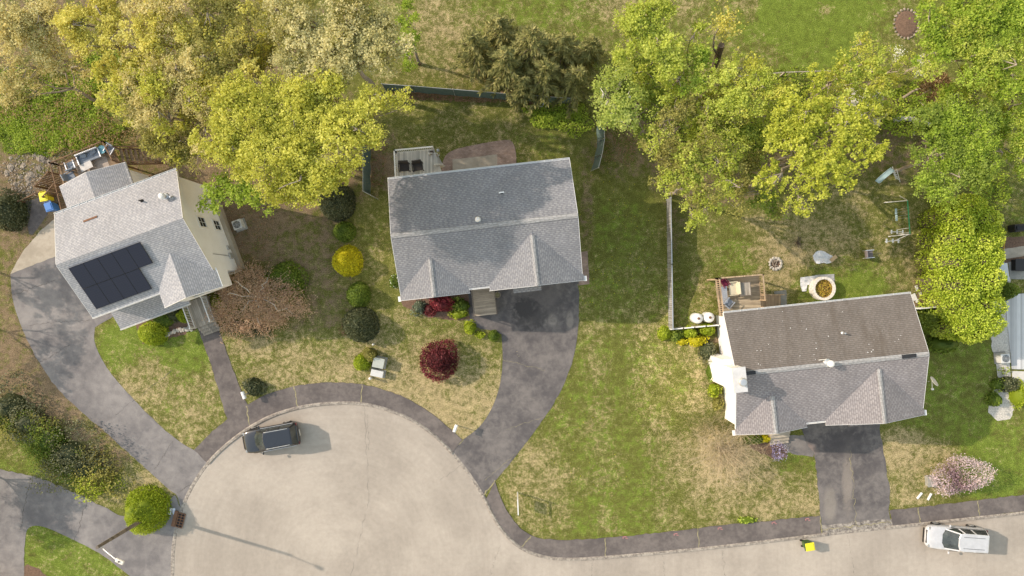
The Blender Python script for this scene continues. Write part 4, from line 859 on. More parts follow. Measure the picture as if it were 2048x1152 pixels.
def ranch(name, label, loc, rz, W, D, he, hr, g1, g2, wall, mf, mr, ridge_m, notch):
    root = thing(name, label, 'house', loc, rz); pitch = (hr - he) / (D / 2)
    ov, ovg = .40, .28                         # eave and gable overhang
    fr, rr, = MB(), MB(); gable_roof(fr, rr, W, D, he, hr)
    for (u0, u1) in (g1, g2): cross_gable(fr, u0, u1, he, (u1 - u0) / 2 * pitch, pitch, .32)
    x0, x1 = W * .615, W * .77
    fr.slab([(x0, -.72, he - .42), (x1, -.72, he - .42), (x1, -.30, he - .26), (x0, -.30, he - .26)], .08)
    rf = fr.build('roof', mf, root, uv=True); rb = rr.build('rear_roof_slope', mr, root, uv=True)
    cp = MB()                                  # ridge caps
    n = int(W / .3)
    for i in range(n):
        u = W * (i + .5) / n
        for s in (-1, 1): cp.slab([(u - .16, D / 2, hr + .055), (u + .145, D / 2, hr + .045), (u + .145, D / 2 + s * .17, hr + .045 - pitch * .17), (u - .16, D / 2 + s * .17, hr + .055 - pitch * .17)][::s], .02)
    cp.build('ridge_cap', ridge_m, rf, uv=True)
    for u0, u1 in (g1, g2):
        cp = MB(); um = (u0 + u1) / 2; rise = (u1 - u0) / 2 * pitch; n = int((rise / pitch + .3) / .3)
        for i in range(n):
            v = -.3 + i * .3
            for s in (-1, 1): cp.slab([(um, v, he + rise + .075), (um, v + .29, he + rise + .085), (um + s * .15, v + .29, he + rise + .085 - pitch * .15), (um + s * .15, v, he + rise + .075 - pitch * .15)][::-s], .02)
        cp.build('ridge_cap', ridge_m, rf, uv=True)
    if notch:
        for q in notch: nv = MB(); nv.box((q, D / 2, hr + .035), (1.0, .26, .09)); nv.build('ridge_vent', M['dark'], rf)
    # walls: one closed shell with pentagon gable ends
    w0, w1, v0, v1 = ovg + (.25 if notch else 0), W - ovg, ov, D - ov; zt = lambda v: he - .20 + pitch * (v if v < D / 2 else D - v)
    wl = MB(); prof = [(v0, 0), (v1, 0), (v1, zt(v1)), (D / 2, zt(D / 2)), (v0, zt(v0))]
    wl.add([(w0, a, b) for a, b in prof] + [(w1, a, b) for a, b in prof], [(0, 1, 2, 3, 4), (9, 8, 7, 6, 5)] + [(i, (i + 1) % 5, 5 + (i + 1) % 5, 5 + i) for i in range(5)])
    for u0, u1 in (g1, g2):                    # front bays under the two gables
        a, b = max(u0 + .3, w0 + .01), min(u1 - .3, w1 - .01); um = (u0 + u1) / 2; z = he - .16
        pr = [(a, 0), (b, 0), (b, z + pitch * (u1 - b)), (um, z + pitch * (u1 - um)), (a, z + pitch * (a - u0))]
        wl.add([(p, -.02, q) for p, q in pr] + [(p, ov + .05, q) for p, q in pr], [(4, 3, 2, 1, 0), (5, 6, 7, 8, 9)] + [(i, (i + 1) % 5, 5 + (i + 1) % 5, 5 + i) for i in range(5)])
    wl.build('wall', wall, root, uv=True)
    gt = MB(); gutter(gt, (W, D, he), (0, D, he)); gt.build('gutter', M['white'], root); gt = MB(); gutter(gt, (g1[1], 0, he), (g2[0], 0, he)); gt.build('gutter', M['white'], root)
    for u in (-.012, W + .012):                # rake boards on all gable edges
        rk = MB()
        for s in (0, D): rk.bar((u, s, he - .10), (u, D / 2, hr - .10), .025, .20)
        rk.build('rake_board', M['white'], root)
    for u0, u1 in (g1, g2):
        um = (u0 + u1) / 2; rise = (u1 - u0) / 2 * pitch; rk = MB()
        for u in (u0, u1): rk.bar((u, -.335, he - .09), (um, -.335, he + rise - .09), .025, .19)
        rk.build('rake_board', M['white'], root)
    for u in (g1[0] - .09, g2[1] + .10): rk = MB(); rk.box((u, -.20, he - .12), (.20, .38, .10)); rk.build('eave_return', M['white'], root)
    # openings
    for u, z in ((g1[0] + (g1[1] - g1[0]) * .5, 4.1), (g1[0] + (g1[1] - g1[0]) * .5, 1.3)): window(None, 'window', (u, -.03, z), 1.9, 1.25, 0, root, grid=(3, 2))
    window(None, 'window', ((g2[0] + g2[1]) / 2, -.03, 4.1), 1.9, 1.25, 0, root, grid=(3, 2))
    ud = (g1[1] + g2[0]) / 2
    dr = MB(); dr.box((ud, ov - .03, 2.2), (.95, .06, 2.05)); d = dr.build('door', M['offwhite'], root); k = MB(); k.lathe((ud + .36, ov - .09, 2.1), [(.01, -.03), (.03, 0), (.01, .03)], 10); k.build('handle', M['galv'], d)
    gd = MB(); um = (g2[0] + g2[1]) / 2
    for q in (-1.4, 1.4):
        for r_ in range(4): gd.box((um + q, -.045, .28 + r_ * .53), (2.45, .05, .50))
    gd.build('garage_door', M['offwhite'], root)
    for u in (W * .15, W * .4, W * .62, W * .86): window(None, 'window', (u, D - ov + .01, 4.1), 1.0, 1.2, math.pi, root)
    for v in (D * .3, D * .7): window(None, 'window', (W - ovg + .01, v, 4.2), .9, 1.1, math.pi / 2, root)
    return root, pitch
def local(root, p):
    return (Matrix.Rotation(-root.rotation_euler.z, 3, 'Z') @ (Vector(p) - Vector(root.location)))
def on_roof(root, px, py, he, pitch, D):
    """local point on a main roof slope seen at a photo pixel"""
    z = he + .7
    for _ in range(12):
        q = local(root, P(px, py, z)); z = he + pitch * (q.y if q.y < D / 2 else D - q.y)
    return Vector((q.x, q.y, z))
def pipe_vent(root, p, r, h, m, name='vent_pipe', hood=None):
    mb = MB(); mb.tube([p - Vector((0, 0, .1)), p + Vector((0, 0, h))], r, 10); mb.lathe(p + Vector((0, 0, .0)), [(r * 2.4, -.06), (r * 2.0, .04), (r, .10)], 12); o = mb.build(name, m, root, smooth=False)
    if hood: k = MB(); k.lathe(p + Vector((0, 0, h - .04)), [(r * .9, -.1), (r * 1.75, -.02), (r * 1.75, .14), (r * 1.1, .24), (r * .2, .28)], 14); k.build('vent_cap', hood, o)
    return o

WM, DM = 13.37, 8.62
fl = Vector((-8.13, -.60, 0))
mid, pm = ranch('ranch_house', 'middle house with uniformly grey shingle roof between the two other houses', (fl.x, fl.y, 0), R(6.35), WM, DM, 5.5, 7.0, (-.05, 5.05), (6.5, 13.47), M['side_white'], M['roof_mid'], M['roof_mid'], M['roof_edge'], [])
pipe_vent(mid, on_roof(mid, 956, 440, 5.5, pm, DM), .10, .55, M['galv'], 'vent_pipe', M['white'])
q = on_roof(mid, 1003, 386, 5.5, pm, DM); pipe_vent(mid, q, .05, .30, M['dark']); tb_ = MB(); tb_.bar(q + Vector((-.19, 0, .30)), q + Vector((.19, 0, .30)), .09, .09); tb_.build('vent_tee', M['white'], mid)
WR, DR = 13.77, 8.63
fl = Vector((16.40, -10.42, 0))
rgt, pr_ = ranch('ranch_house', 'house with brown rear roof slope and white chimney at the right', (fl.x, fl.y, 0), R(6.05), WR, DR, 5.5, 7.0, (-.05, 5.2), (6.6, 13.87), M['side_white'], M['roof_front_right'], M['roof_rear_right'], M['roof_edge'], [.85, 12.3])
pipe_vent(rgt, on_roof(rgt, 1685, 666, 5.5, pr_, DR), .06, .45, M['galv'])
q = on_roof(rgt, 1655, 726, 5.5, pr_, DR); pipe_vent(rgt, q, .14, .5, M['galv'], 'vent_pipe', M['white']); tb_ = MB(); tb_.box(q + Vector((-.35, .28, .06)), (.55, .05, .05)); tb_.build('roof_bracket', M['offwhite'], rgt)
# roof grit and blossom specks lying on the brown slope
sp_ = MB()
for i in range(34):
    u, v = random.uniform(.4, WR - .5), DR / 2 + random.uniform(.3, DR / 2 - .2); s = random.uniform(.012, .034); z = 5.5 + pr_ * (DR - v) + .008
    sp_.add([(u - s, v - s, z + pr_ * s), (u + s, v - s * .7, z + pr_ * s * .7), (u + s * .8, v + s, z - pr_ * s), (u - s, v + s * .6, z - pr_ * s * .6)], [(0, 1, 2, 3)])
sp_.build('speck', M['white'], rgt, normals=False)['kind'] = 'stuff'
# white chimney chase on the left gable end
ch = MB(); ch.box((-.06, 4.25, 2.9), (.80, 2.0, 5.8)); ch.box((-.18, 4.1, 6.95), (.80, 1.62, 2.4)); cho = ch.build('chimney', M['side_white'], rgt, uv=True)
cc = MB(); cc.box((-.18, 4.1, 8.2), (.92, 1.74, .10)); cc.build('chimney_cap', M['alu0'], cho); cf = MB(); cf.lathe((-.10, 3.98, 8.25), [(.22, 0), (.22, .28), (.30, .28), (.30, .36), (.24, .44), (.1, .46)], 16); cf.build('flue', M['galv'], cho)
sh = MB(); sh.slab([(-.48, 3.2, 5.86), (.3, 3.2, 6.15), (.3, 5.3, 6.15), (-.48, 5.3, 5.86)], .06); sh.build('chimney_shoulder', M['white'], cho)
# satellite dish on the right gable end
sd = thing('satellite_dish', 'pale satellite dish on the right gable edge of the brown roofed house', 'satellite dish', rgt.matrix_basis @ Vector((WR + .05, 2.2, 5.55)), rgt.rotation_euler.z)
mb = MB(); mb.tube([(-.3, 0, .1), (.1, 0, .15), (.28, -.02, .55)], .03, 8); mb.build('mast', M['galv'], sd)
dm = MB(); n = 20; vs = [(0, 0, 0)]; fs = []
tl = Matrix.Rotation(R(42), 3, 'Y') @ Matrix.Rotation(R(-30), 3, 'X')
rings = 4; vs = []
for i in range(rings + 1):
    for k in range(n):
        r_ = .40 * i / rings; t = 2 * math.pi * k / n; vs.append(Vector((.55, -.05, .62)) + tl @ Vector((r_ * math.cos(t) * .82, r_ * math.sin(t), .35 * r_ * r_)))
for i in range(rings):
    for k in range(n): fs.append((i * n + k, i * n + (k + 1) % n, (i + 1) * n + (k + 1) % n, (i + 1) * n + k))
dm.add(vs, fs); do = dm.build('dish', M['beige0'], sd, smooth=True, normals=False); so_ = do.modifiers.new('t', 'SOLIDIFY'); so_.thickness = .02
ar = MB(); ar.tube([(.5, .2, .55), (.2, -.5, .95)], .018, 6); ar.box((.2, -.5, .98), (.12, .12, .14)); ar.build('feed_arm', M['galv'], sd)

# left two storey house
WL, DL, HEL, HRL = 9.40, 7.97, 6.0, 7.9; pl = (HRL - HEL) / (DL / 2)
fl = Vector((-30.41, -2.13, 0)); lrz = R(20.24)
lft = thing('two_storey_house', 'beige two storey house with dark solar panels on its pale grey roof', 'house', (fl.x, fl.y, 0), lrz)
fr, rr = MB(), MB(); gable_roof(fr, rr, WL, DL, HEL, HRL); G1 = (5.15, 9.55); prj = 1.15
um = sum(G1) / 2; rise = (G1[1] - G1[0]) / 2 * pl
cross_gable(fr, G1[0], G1[1], HEL, rise, pl, prj)
fr.slab([(-.1, -1.05, 2.95), (5.6, -1.05, 2.95), (5.6, .42, 3.45), (-.1, .42, 3.45)], .14)
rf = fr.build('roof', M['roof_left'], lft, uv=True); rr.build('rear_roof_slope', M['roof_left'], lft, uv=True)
# rear sun room roof (lower gable, ridge runs back from the house)
sx0, sx1, sy1, hs = -.36, 5.0, DL + 2.65, 3.6; sm = 2.35
er = MB(); er.slab([(sx0, DL - .5, hs), (sm, DL - .5, hs + .85), (sm, sy1, hs + .85), (sx0, sy1, hs)][::-1], .14); er.slab([(sm, DL - .5, hs + .85), (sx1, DL - .5, hs), (sx1, sy1, hs), (sm, sy1, hs + .85)][::-1], .14)
er.build('sun_room_roof', M['roof_left'], lft, uv=True)
wl = MB(); o1, o2 = .38, .25; zt = lambda v: HEL - .20 + pl * (v if v < DL / 2 else DL - v); prof = [(o1, 0), (DL - o1, 0), (DL - o1, zt(DL - o1)), (DL / 2, zt(DL / 2)), (o1, zt(o1))]
wl.add([(o2, a, b) for a, b in prof] + [(WL - o2, a, b) for a, b in prof], [(0, 1, 2, 3, 4), (9, 8, 7, 6, 5)] + [(i, (i + 1) % 5, 5 + (i + 1) % 5, 5 + i) for i in range(5)])
a, b = G1[0] + .3, WL - o2 - .01; z = HEL - .16; prf = [(a, 2.9), (b, 2.9), (b, z + pl * (G1[1] - b)), (um, z + pl * (G1[1] - um)), (a, z + pl * .3)]
wl.add([(p, -prj + .32, q) for p, q in prf] + [(p, o1 + .05, q) for p, q in prf], [(4, 3, 2, 1, 0), (5, 6, 7, 8, 9)] + [(i, (i + 1) % 5, 5 + (i + 1) % 5, 5 + i) for i in range(5)])
wl.box(((sx0 + sx1) / 2, DL + .95, 1.72), (sx1 - sx0 - .6, 2.7, 3.44)); wl.box((2.7, .05, 1.4), (4.6, .8, 2.8))
wl.build('wall', M['side_cream'], lft, uv=True)
ct = MB(); ct.box((WL - .10, DL / 2, .35), (.36, DL - .9, .70)); ct.build('foundation', M['conc'], lft)
for ga, gb in (((WL, DL, HEL), (0, DL, HEL)), ((0, 0, HEL), (G1[0], 0, HEL)), ((-.1, -1.05, 2.95), (5.6, -1.05, 2.95)), ((sx1, sy1, hs), (sx1, DL + .2, hs))): gt = MB(); gutter(gt, ga, gb); gt.build('gutter', M['white'], lft)
for u in (-.012, WL + .012):
    rk = MB()
    for s in (0, DL): rk.bar((u, s, HEL - .10), (u, DL / 2, HRL - .10), .025, .20)
    rk.build('rake_board', M['white'], lft)
rk = MB()
for u in G1: rk.bar((u, -prj - .015, HEL - .07), (um, -prj - .015, HEL + rise - .07), .025, .19)
rk.build('rake_board', M['white'], lft)
rk = MB(); rk.bar((G1[1] + .05, -prj, HEL - .08), (G1[1] + .05, .3, HEL - .08), .09, .12); rk.build('eave_return', M['white'], lft)
rk = MB(); rk.bar((sm, sy1 + .015, hs + .75), (sx1, sy1 + .015, hs - .1), .025, .16); rk.bar((sx0, sy1 + .015, hs - .1), (sm, sy1 + .015, hs + .75), .025, .16); rk.build('rake_board', M['white'], lft)
for z in (4.35, 1.75): window(None, 'window', (WL - o2 + .01, DL * .52, z), .85, 1.15, math.pi / 2, lft)
for u in (1.8, 3.7): window(None, 'window', (u, o1 - .01, 4.6), 1.0, 1.2, 0, lft)
window(None, 'window', (um, -prj + .30, 4.7), 1.5, 1.2, 0, lft, grid=(3, 2))
for u in (1.5, 8.2): window(None, 'window', (u, DL - o1 + .01, 4.6), 1.0, 1.2, math.pi, lft)
dr = MB(); dr.box((5.35, o1 - .42, 1.9), (.95, .06, 2.05)); dr.build('door', M['offwhite'], lft)
mt = MB(); mt.box((WL - o2 + .08, 1.6, 1.3), (.14, .45, .6)); mt.box((WL - o2 + .07, 2.3, 1.2), (.12, .3, .4)); mt.tube([(WL - o2 + .05, 1.6, 1.6), (WL - o2 + .05, 1.6, 4.5)], .03, 8); mt.build('meter_box', M['galv'], lft)
# solar panels: nine, copied
def solar_panel():
    g = MB(); g.box((0, 0, 0), (1.02, 1.68, .035)); return g
ang = math.atan(pl); first = None
for row, cnt, v_mid in ((0, 5, 2.72), (1, 4, 1.17)):
    for i in range(cnt):
        if first is None:
            first = solar_panel().build('solar_panel', M['solar'], lft)
            fm = MB(); fm.box((0, .845, 0), (1.06, .012, .05)); fm.box((0, -.845, 0), (1.06, .012, .05)); fm.box((.524, 0, 0), (.012, 1.70, .05)); fm.box((-.524, 0, 0), (.012, 1.70, .05)); ff = fm.build('panel_frame', M['black'], first); p_ = first
        else:
            p_ = first.copy(); sc.collection.objects.link(p_); e = ff.copy(); sc.collection.objects.link(e); e.parent = p_
        p_.location = (1.18 + i * 1.062 + .02, v_mid, HEL + pl * v_mid + .13); p_.rotation_euler = (ang, 0, 0)
for x, y, r_, h, m_, cap in ((284, 402, .06, .4, 'dark', None), (331, 394, .13, .5, 'galv', 'white'), (344, 395, .06, .35, 'galv', None)):
    pipe_vent(lft, on_roof(lft, x, y, HEL, pl, DL), r_, h, M[m_], 'vent_pipe', M[cap] if cap else None)
q = on_roof(lft, 181, 438, HEL, pl, DL); mb = MB(); mb.box(q + Vector((0, 0, .03)), (1.05, .16, .03), 0, ('X', -ang)); mb.build('roof_flashing', M['rust'], lft)

# front stoop of the beige house
def railing(mb, a, b, h=.95, sp=.13, post=.09, mid=True, base=None, rail=.07):
    a, b = Vector(a), Vector(b); L_ = (b - a).length; n = max(1, int(L_ / sp)); up = Vector((0, 0, 1))
    mb.bar(a + up * h, b + up * h, rail, .05); mb.bar(a + up * .12, b + up * .12, .05, .05)
    for i in range(1, n): p = a + (b - a) * i / n; mb.bar(p + up * .145, p + up * (h - .025), .035, .035)
    for p in (a, b): mb.bar(p + up * -.02, p + up * (h + .12), post, post)
st = thing('front_stoop', 'small wooden entry stoop with white railings at the beige house', 'stoop', (fl.x, fl.y, 0), lrz)
sb = MB(); sb.box((5.30, -1.72, .95), (1.75, 2.2, .08)); sb.build('deck_boards', M['deck_grey'], st)
sk = MB(); sk.box((5.30, -1.72, .45), (1.6, 2.05, .90)); sk.build('skirt', M['deck_grey'], st)
rl = MB(); railing(rl, (4.48, -.75, .99), (4.48, -2.76, .99)); rl.build('railing', M['white'], st); rl = MB(); railing(rl, (6.12, -.75, .99), (6.12, -2.76, .99)); rl.build('railing', M['white'], st)
ss = MB()
for i in range(3): ss.box((5.30, -2.94 - i * .24, .72 - i * .23), (1.5, .26, .07)); ss.box((5.30, -2.85 - i * .24, .56 - i * .23), (1.46, .03, .24))
ss.build('steps', M['deck_grey'], st)
# rear deck of the beige house (pixel corners lifted to deck height)
DZ = 2.6
def deck_px(name, label, corners, z, m_board, m_rail, rail_edges, boards_rot=None, gap=.13, rail_kind='balusters', stairs=None, railw=.07):
    c0 = P(corners[0][0], corners[0][1], z); root = thing(name, label, 'deck', (c0.x, c0.y, 0))
    pts = [P(x, y, z) - c0 for x, y in corners]; pl_ = [(p.x, p.y) for p in pts]
    d = MB(); d.prism(pl_, z - .06, z); d.build('deck_boards', m_board, root)
    cen = sum((Vector((p[0], p[1], 0)) for p in pl_), Vector()) / len(pl_)
    j = MB(); j.prism([tuple((Vector((p[0], p[1], 0)) * .96 + cen * .04)[:2]) for p in pl_], z - .30, z - .065); j.build('joists', m_rail, root)
    for p in pl_:
        q = Vector((p[0], p[1], 0)) * .93 + cen * .07; b = MB(); b.box((q.x, q.y, (z - .3) / 2), (.12, .12, z - .31)); b.build('post', m_rail, root)
    for i, k in rail_edges:
        b = MB(); e0, e1 = pts[i], pts[k]; A = Vector((e0.x, e0.y, z)) * .985 + Vector((cen.x, cen.y, z)) * .015; B = Vector((e1.x, e1.y, z)) * .985 + Vector((cen.x, cen.y, z)) * .015
        railing(b, A, B, 1.0, gap, rail=railw); b.build('railing', m_rail, root)
    return root
ld = deck_px('rear_deck', 'dark stained rear deck with lawn furniture behind the beige house', [(116, 330), (220, 287), (240, 325), (262, 385), (140, 430)], 2.7, M['deck_brown'], M['deck_dk'], [(0, 1), (1, 2), (0, 4)], gap=.14)
def stairs_px(root, a, b, width, z0, z1, n, m_tread, m_side, rails=True):
    """flight from pixel a (height z0) to pixel b (height z1)"""
    o = Vector(root.location); A, B = P(a[0], a[1], z0) - o, P(b[0], b[1], z1) - o; A.z, B.z = z0, z1
    d = Vector((B.x - A.x, B.y - A.y, 0)); run = d.length; d.normalize(); sd_ = Vector((-d.y, d.x, 0)); rz = math.atan2(d.y, d.x); t = MB()
    for i in range(n):
        f = (i + .5) / n; p = A + (B - A) * f; t.box((p.x, p.y, p.z), (run / n * 1.02, width, .05), rz)
    t.build('treads', m_tread, root)
    for s in (-1, 1):
        b_ = MB(); off = sd_ * s * (width / 2 + .03); b_.bar(A + off - Vector((0, 0, .1)), B + off - Vector((0, 0, .1)), .05, .28)
        if rails:
            b_.bar(A + off + Vector((0, 0, .92)), B + off + Vector((0, 0, .92)), .07, .06)
            for f in (0.02, .35, .68, .98): p = A + (B - A) * f + off; b_.bar(p - Vector((0, 0, .2)), p + Vector((0, 0, .95)), .08, .08)
        b_.build('stringer', m_side, root)
stairs_px(ld, (240, 313), (322, 312), 1.15, 2.6, .4, 9, M['deck_brown'], M['deck_dk'])
# lower fence panels by the deck
def plank_fence(name, label, pts, h, m_board, m_rail=None, post_sp=2.2, board=.14, gap=.02, cat='fence', thick=.03, zb=.05):
    w = [P(x, y, float(gz(x, y))) for x, y in pts]; c0 = w[0].copy(); root = thing(name, label, cat, tuple(c0)); pn = MB(); ps = MB(); tr = MB()
    for a, b in zip(w[:-1], w[1:]):
        a, b = a - c0, b - c0; L_ = (b - a).length; n = max(1, int(L_ / (board + gap))); rz = math.atan2((b - a).y, (b - a).x)
        for i in range(n): p = a + (b - a) * (i + .5) / n; pn.box((p.x, p.y, p.z + zb + h / 2 + random.uniform(-.01, .01)), (board, thick, h), rz)
        k = max(1, round(L_ / post_sp))
        for i in range(k + 1): p = a + (b - a) * i / k; ps.box((p.x, p.y, p.z + (h + .12) / 2), (.09, .09, h + .12), rz)
        tr.bar(a + Vector((0, 0, h + zb + .02)), b + Vector((0, 0, h + zb + .02)), thick + .04, .04)
    pn.build('boards', m_board, root); ps.build('posts', m_rail or m_board, root)['kind'] = 'stuff'; tr.build('top_rail', m_rail or m_board, root)
    return root
plank_fence('picket_fence', 'brown stained picket fence below the deck corner by the bins', [(96, 378), (122, 350)], 1.5, M['deck_dk'], board=.09, gap=.06)
plank_fence('picket_fence', 'low brown fence panel closing the bin corner', [(106, 398), (128, 372)], 1.2, M['deck_dk'], board=.09, gap=.06)
plank_fence('picket_fence', 'low brown rail fence beside the dark bin yard', [(50, 405), (92, 385)], .7, M['deck_dk'], board=.06, gap=.25)
sheet('bin_pad', [(46, 408), (92, 388), (95, 430), (65, 470), (58, 468)], .012, M['walk'], .6)

# green screened fences
def screen_fence(label, pts, h, post_sp=3.0, lean=(0, 0)):
    w = [P(x, y) for x, y in pts]; c0 = w[0].copy(); root = thing('screened_fence', label, 'fence', tuple(c0)); rl = MB()
    for a, b in zip(w[:-1], w[1:]):
        a, b = a - c0, b - c0; L_ = (b - a).length; n = max(3, int(L_ / .35)); sd = Vector((-(b - a).y, (b - a).x, 0)).normalized(); mb = MB(); vs = []
        for i in range(n + 1):
            p = a + (b - a) * i / n
            for z in (.04, h * .5, h): q = p + sd * (.03 * math.sin(i * 1.7 + z * 2)); vs.append((q.x + lean[0] * z / h, q.y + lean[1] * z / h, z))
        mb.add(vs, [(3 * i + j, 3 * i + 3 + j, 3 * i + 4 + j, 3 * i + 1 + j) for i in range(n) for j in range(2)]); o = mb.build('screen', M['screen'], root, normals=False); s = o.modifiers.new('t', 'SOLIDIFY'); s.thickness = .02
        tl_ = Vector((lean[0], lean[1], h + .02)); rl.tube([a + tl_, b + tl_], .022, 6)
        k = max(1, round(L_ / post_sp))
        for i in range(k + 1):
            p = a + (b - a) * i / k; ps = MB(); tv = p + Vector((lean[0], lean[1], h + .08)); ps.tube([p, tv], .03, 7); ps.lathe(tv, [(.04, 0), (.04, .03), (.01, .06)], 8); ps.build('post', M['galv'], root)
    rl.build('top_rail', M['galv'], root); return root
screen_fence('long green screened fence in front of the evergreen row', [(772, 181), (830, 185), (990, 198), (1140, 209)], 1.8)
screen_fence('green screened fence with folded end left of the white deck', [(741, 300), (741, 390), (756, 398)], 1.8, lean=(-.22, .06))
screen_fence('curved green screened fence under the birch', [(1192, 240), (1194, 285), (1189, 316), (1182, 342)], 1.8, lean=(.38, -.05))
# long grey fence and white fences of the right yard
plank_fence('board_fence', 'long weathered grey fence between the middle lawn and the play yard', [(1333, 400), (1335, 530), (1337, 655)], 1.45, M['fence_grey'], M['galv'])
plank_fence('picket_fence', 'white picket fence running from the grey fence to the white wall', [(1337, 657), (1360, 655), (1382, 653), (1404, 651), (1428, 649)], 1.0, M['white'], M['white'], board=.11, gap=.02, post_sp=1.6)
plank_fence('picket_fence', 'short white fence at the right corner of the brown roofed house', [(1818, 616), (1852, 613)], 1.5, M['white'], M['white'])
plank_fence('rail_fence', 'weathered wooden rail fence along the back field', [(1470, 160), (1560, 152), (1740, 146)], .9, M['deck_grey'], M['deck_grey'], board=.06, gap=.9)

# middle house decks
md = deck_px('rear_deck', 'white railed rear deck of the middle house', [(792, 305), (868, 298), (884, 345), (890, 400), (797, 410)], 2.6, M['deck_pale'], M['offwhite'], [(0, 1), (0, 4)], gap=.14, railw=.11)
stairs_px(md, (866, 322), (882, 322), .9, 2.55, 1.2, 5, M['deck_pale'], M['offwhite'])
fd = thing('entry_deck', 'grey wooden entry deck beside the garage of the middle house', 'deck', mid.location, mid.rotation_euler.z)
b = MB(); b.box((5.85, -.98, 1.02), (1.75, 2.5, .06)); b.build('deck_boards', wood('entry_boards', C(.22, .185, .145), C(.36, .31, .25), .14, 1), fd)
b = MB(); b.box((5.85, -.98, .5), (1.66, 2.4, .98)); b.build('skirt', M['deck_grey'], fd)
b = MB(); b.bar((6.74, -2.2, 1.9), (6.74, .05, 1.9), .07, .05); [b.bar((6.74, v, .0), (6.74, v, 1.9), .06, .06) for v in (-2.18, -1.1, 0)]; b.build('railing', M['post_wood'], fd)
b = MB(); b.bar((4.96, -2.2, 1.9), (4.96, .05, 1.9), .07, .05); [b.bar((4.96, v, .0), (4.96, v, 1.9), .06, .06) for v in (-2.18, -1.1, 0)]; b.build('railing', M['post_wood'], fd)
rd = deck_px('rear_deck', 'tan lumber rear deck beside the brown roofed house', [(1430, 556), (1517, 549), (1521, 600), (1524, 640), (1440, 640)], 2.6, wood('weathered_tan_boards', C(.25, .20, .14), C(.43, .36, .255), .14, 1), M['deck_tan'], [(0, 1), (1, 2), (0, 4)], gap=.16, railw=.10)
stairs_px(rd, (1520, 602), (1560, 601), .9, 2.5, .25, 9, M['deck_tan'], M['deck_tan'])
sheet('landing_pad', [(1548, 583), (1572, 580), (1574, 612), (1552, 614)], .03, M['conc_grey'], .6)

# entry step slab of the brown roofed house
fs_ = thing('front_steps', 'grey concrete front steps of the brown roofed house', 'steps', rgt.location, rgt.rotation_euler.z)
b = MB(); b.box((5.0, -.75, .5), (1.5, 1.6, 1.0)); b.build('landing', M['conc_grey'], fs_); b = MB()
for i in range(4): b.box((5.0, -1.70 - i * .3, .40 - i * .1), (1.5, .3, .8 - i * .2))
b.build('steps', M['conc'], fs_)

# ------------------------------------------------------------------ neighbouring buildings at the photo edge
sheet('patio', [(2010, 604), (2030, 588), (2300, 570), (2300, 745), (2023, 738)], .06, wood('grey_composite', C(.42, .42, .42), C(.48, .48, .475), .14, 0, .04), 0, .05)
sheet('patio_slab', [(2023, 742), (2300, 748), (2300, 840), (2060, 815), (2026, 790)], .05, M['conc_pale'], .6, .04)
sh_ = thing('storage_box', 'grey lidded storage box beside the tall hedge', 'storage box', tuple(P(1990, 546)), R(8))
b = MB(); b.box((0, 0, .4), (.85, 1.35, .8)); b.build('body', M['dark'], sh_, bevel=.03); b = MB(); b.box((0, 0, .85), (.95, 1.48, .08)); b.build('lid', M['galv'], sh_, bevel=.02)
bh = thing('edge_house', 'white gutter corner of the house at the lower left photo edge', 'house', tuple(P(10, 1180)), R(15))
b = MB(); b.slab([(-6, -6, 3.9), (.75, -6, 3.9), (.75, 1.15, 3.0), (-6, 1.15, 3.0)], .16); b.build('roof', M['roof_left'], bh, uv=True); b = MB(); b.box((-2.8, -2.7, 1.42), (6.6, 6.6, 2.84)); b.build('wall', M['side_white'], bh, uv=True); b = MB(); gutter(b, (.75, 1.15, 3.0), (-6, 1.15, 3.0)); b.bar((.78, -6, 3.85), (.78, 1.15, 2.95), .04, .2); b.build('gutter', M['white'], bh)
sheet('mulch_bed', [(38, 1140), (55, 1128), (80, 1138), (100, 1160), (40, 1165)], .008, M['mulch'], 2)
gs = thing('garden_shed', 'pale roofed shed half hidden under the yellow maple', 'shed', tuple(P(1700, 228)), R(-8))
b = MB(); b.box((0, 0, 1.05), (2.6, 2.2, 2.1)); b.build('wall', M['side_grey'], gs, uv=True); b = MB(); b.slab([(-1.5, -1.3, 2.05), (0, -1.3, 2.75), (0, 1.3, 2.75), (-1.5, 1.3, 2.05)], .06); b.slab([(0, -1.3, 2.75), (1.5, -1.3, 2.05), (1.5, 1.3, 2.05), (0, 1.3, 2.75)], .06); b.build('roof', plain('pale_shed_roof', C(.40, .385, .355), .6), gs); b = MB(); b.box((0, -1.12, .95), (1.0, .05, 1.8)); b.build('door', M['offwhite'], gs)

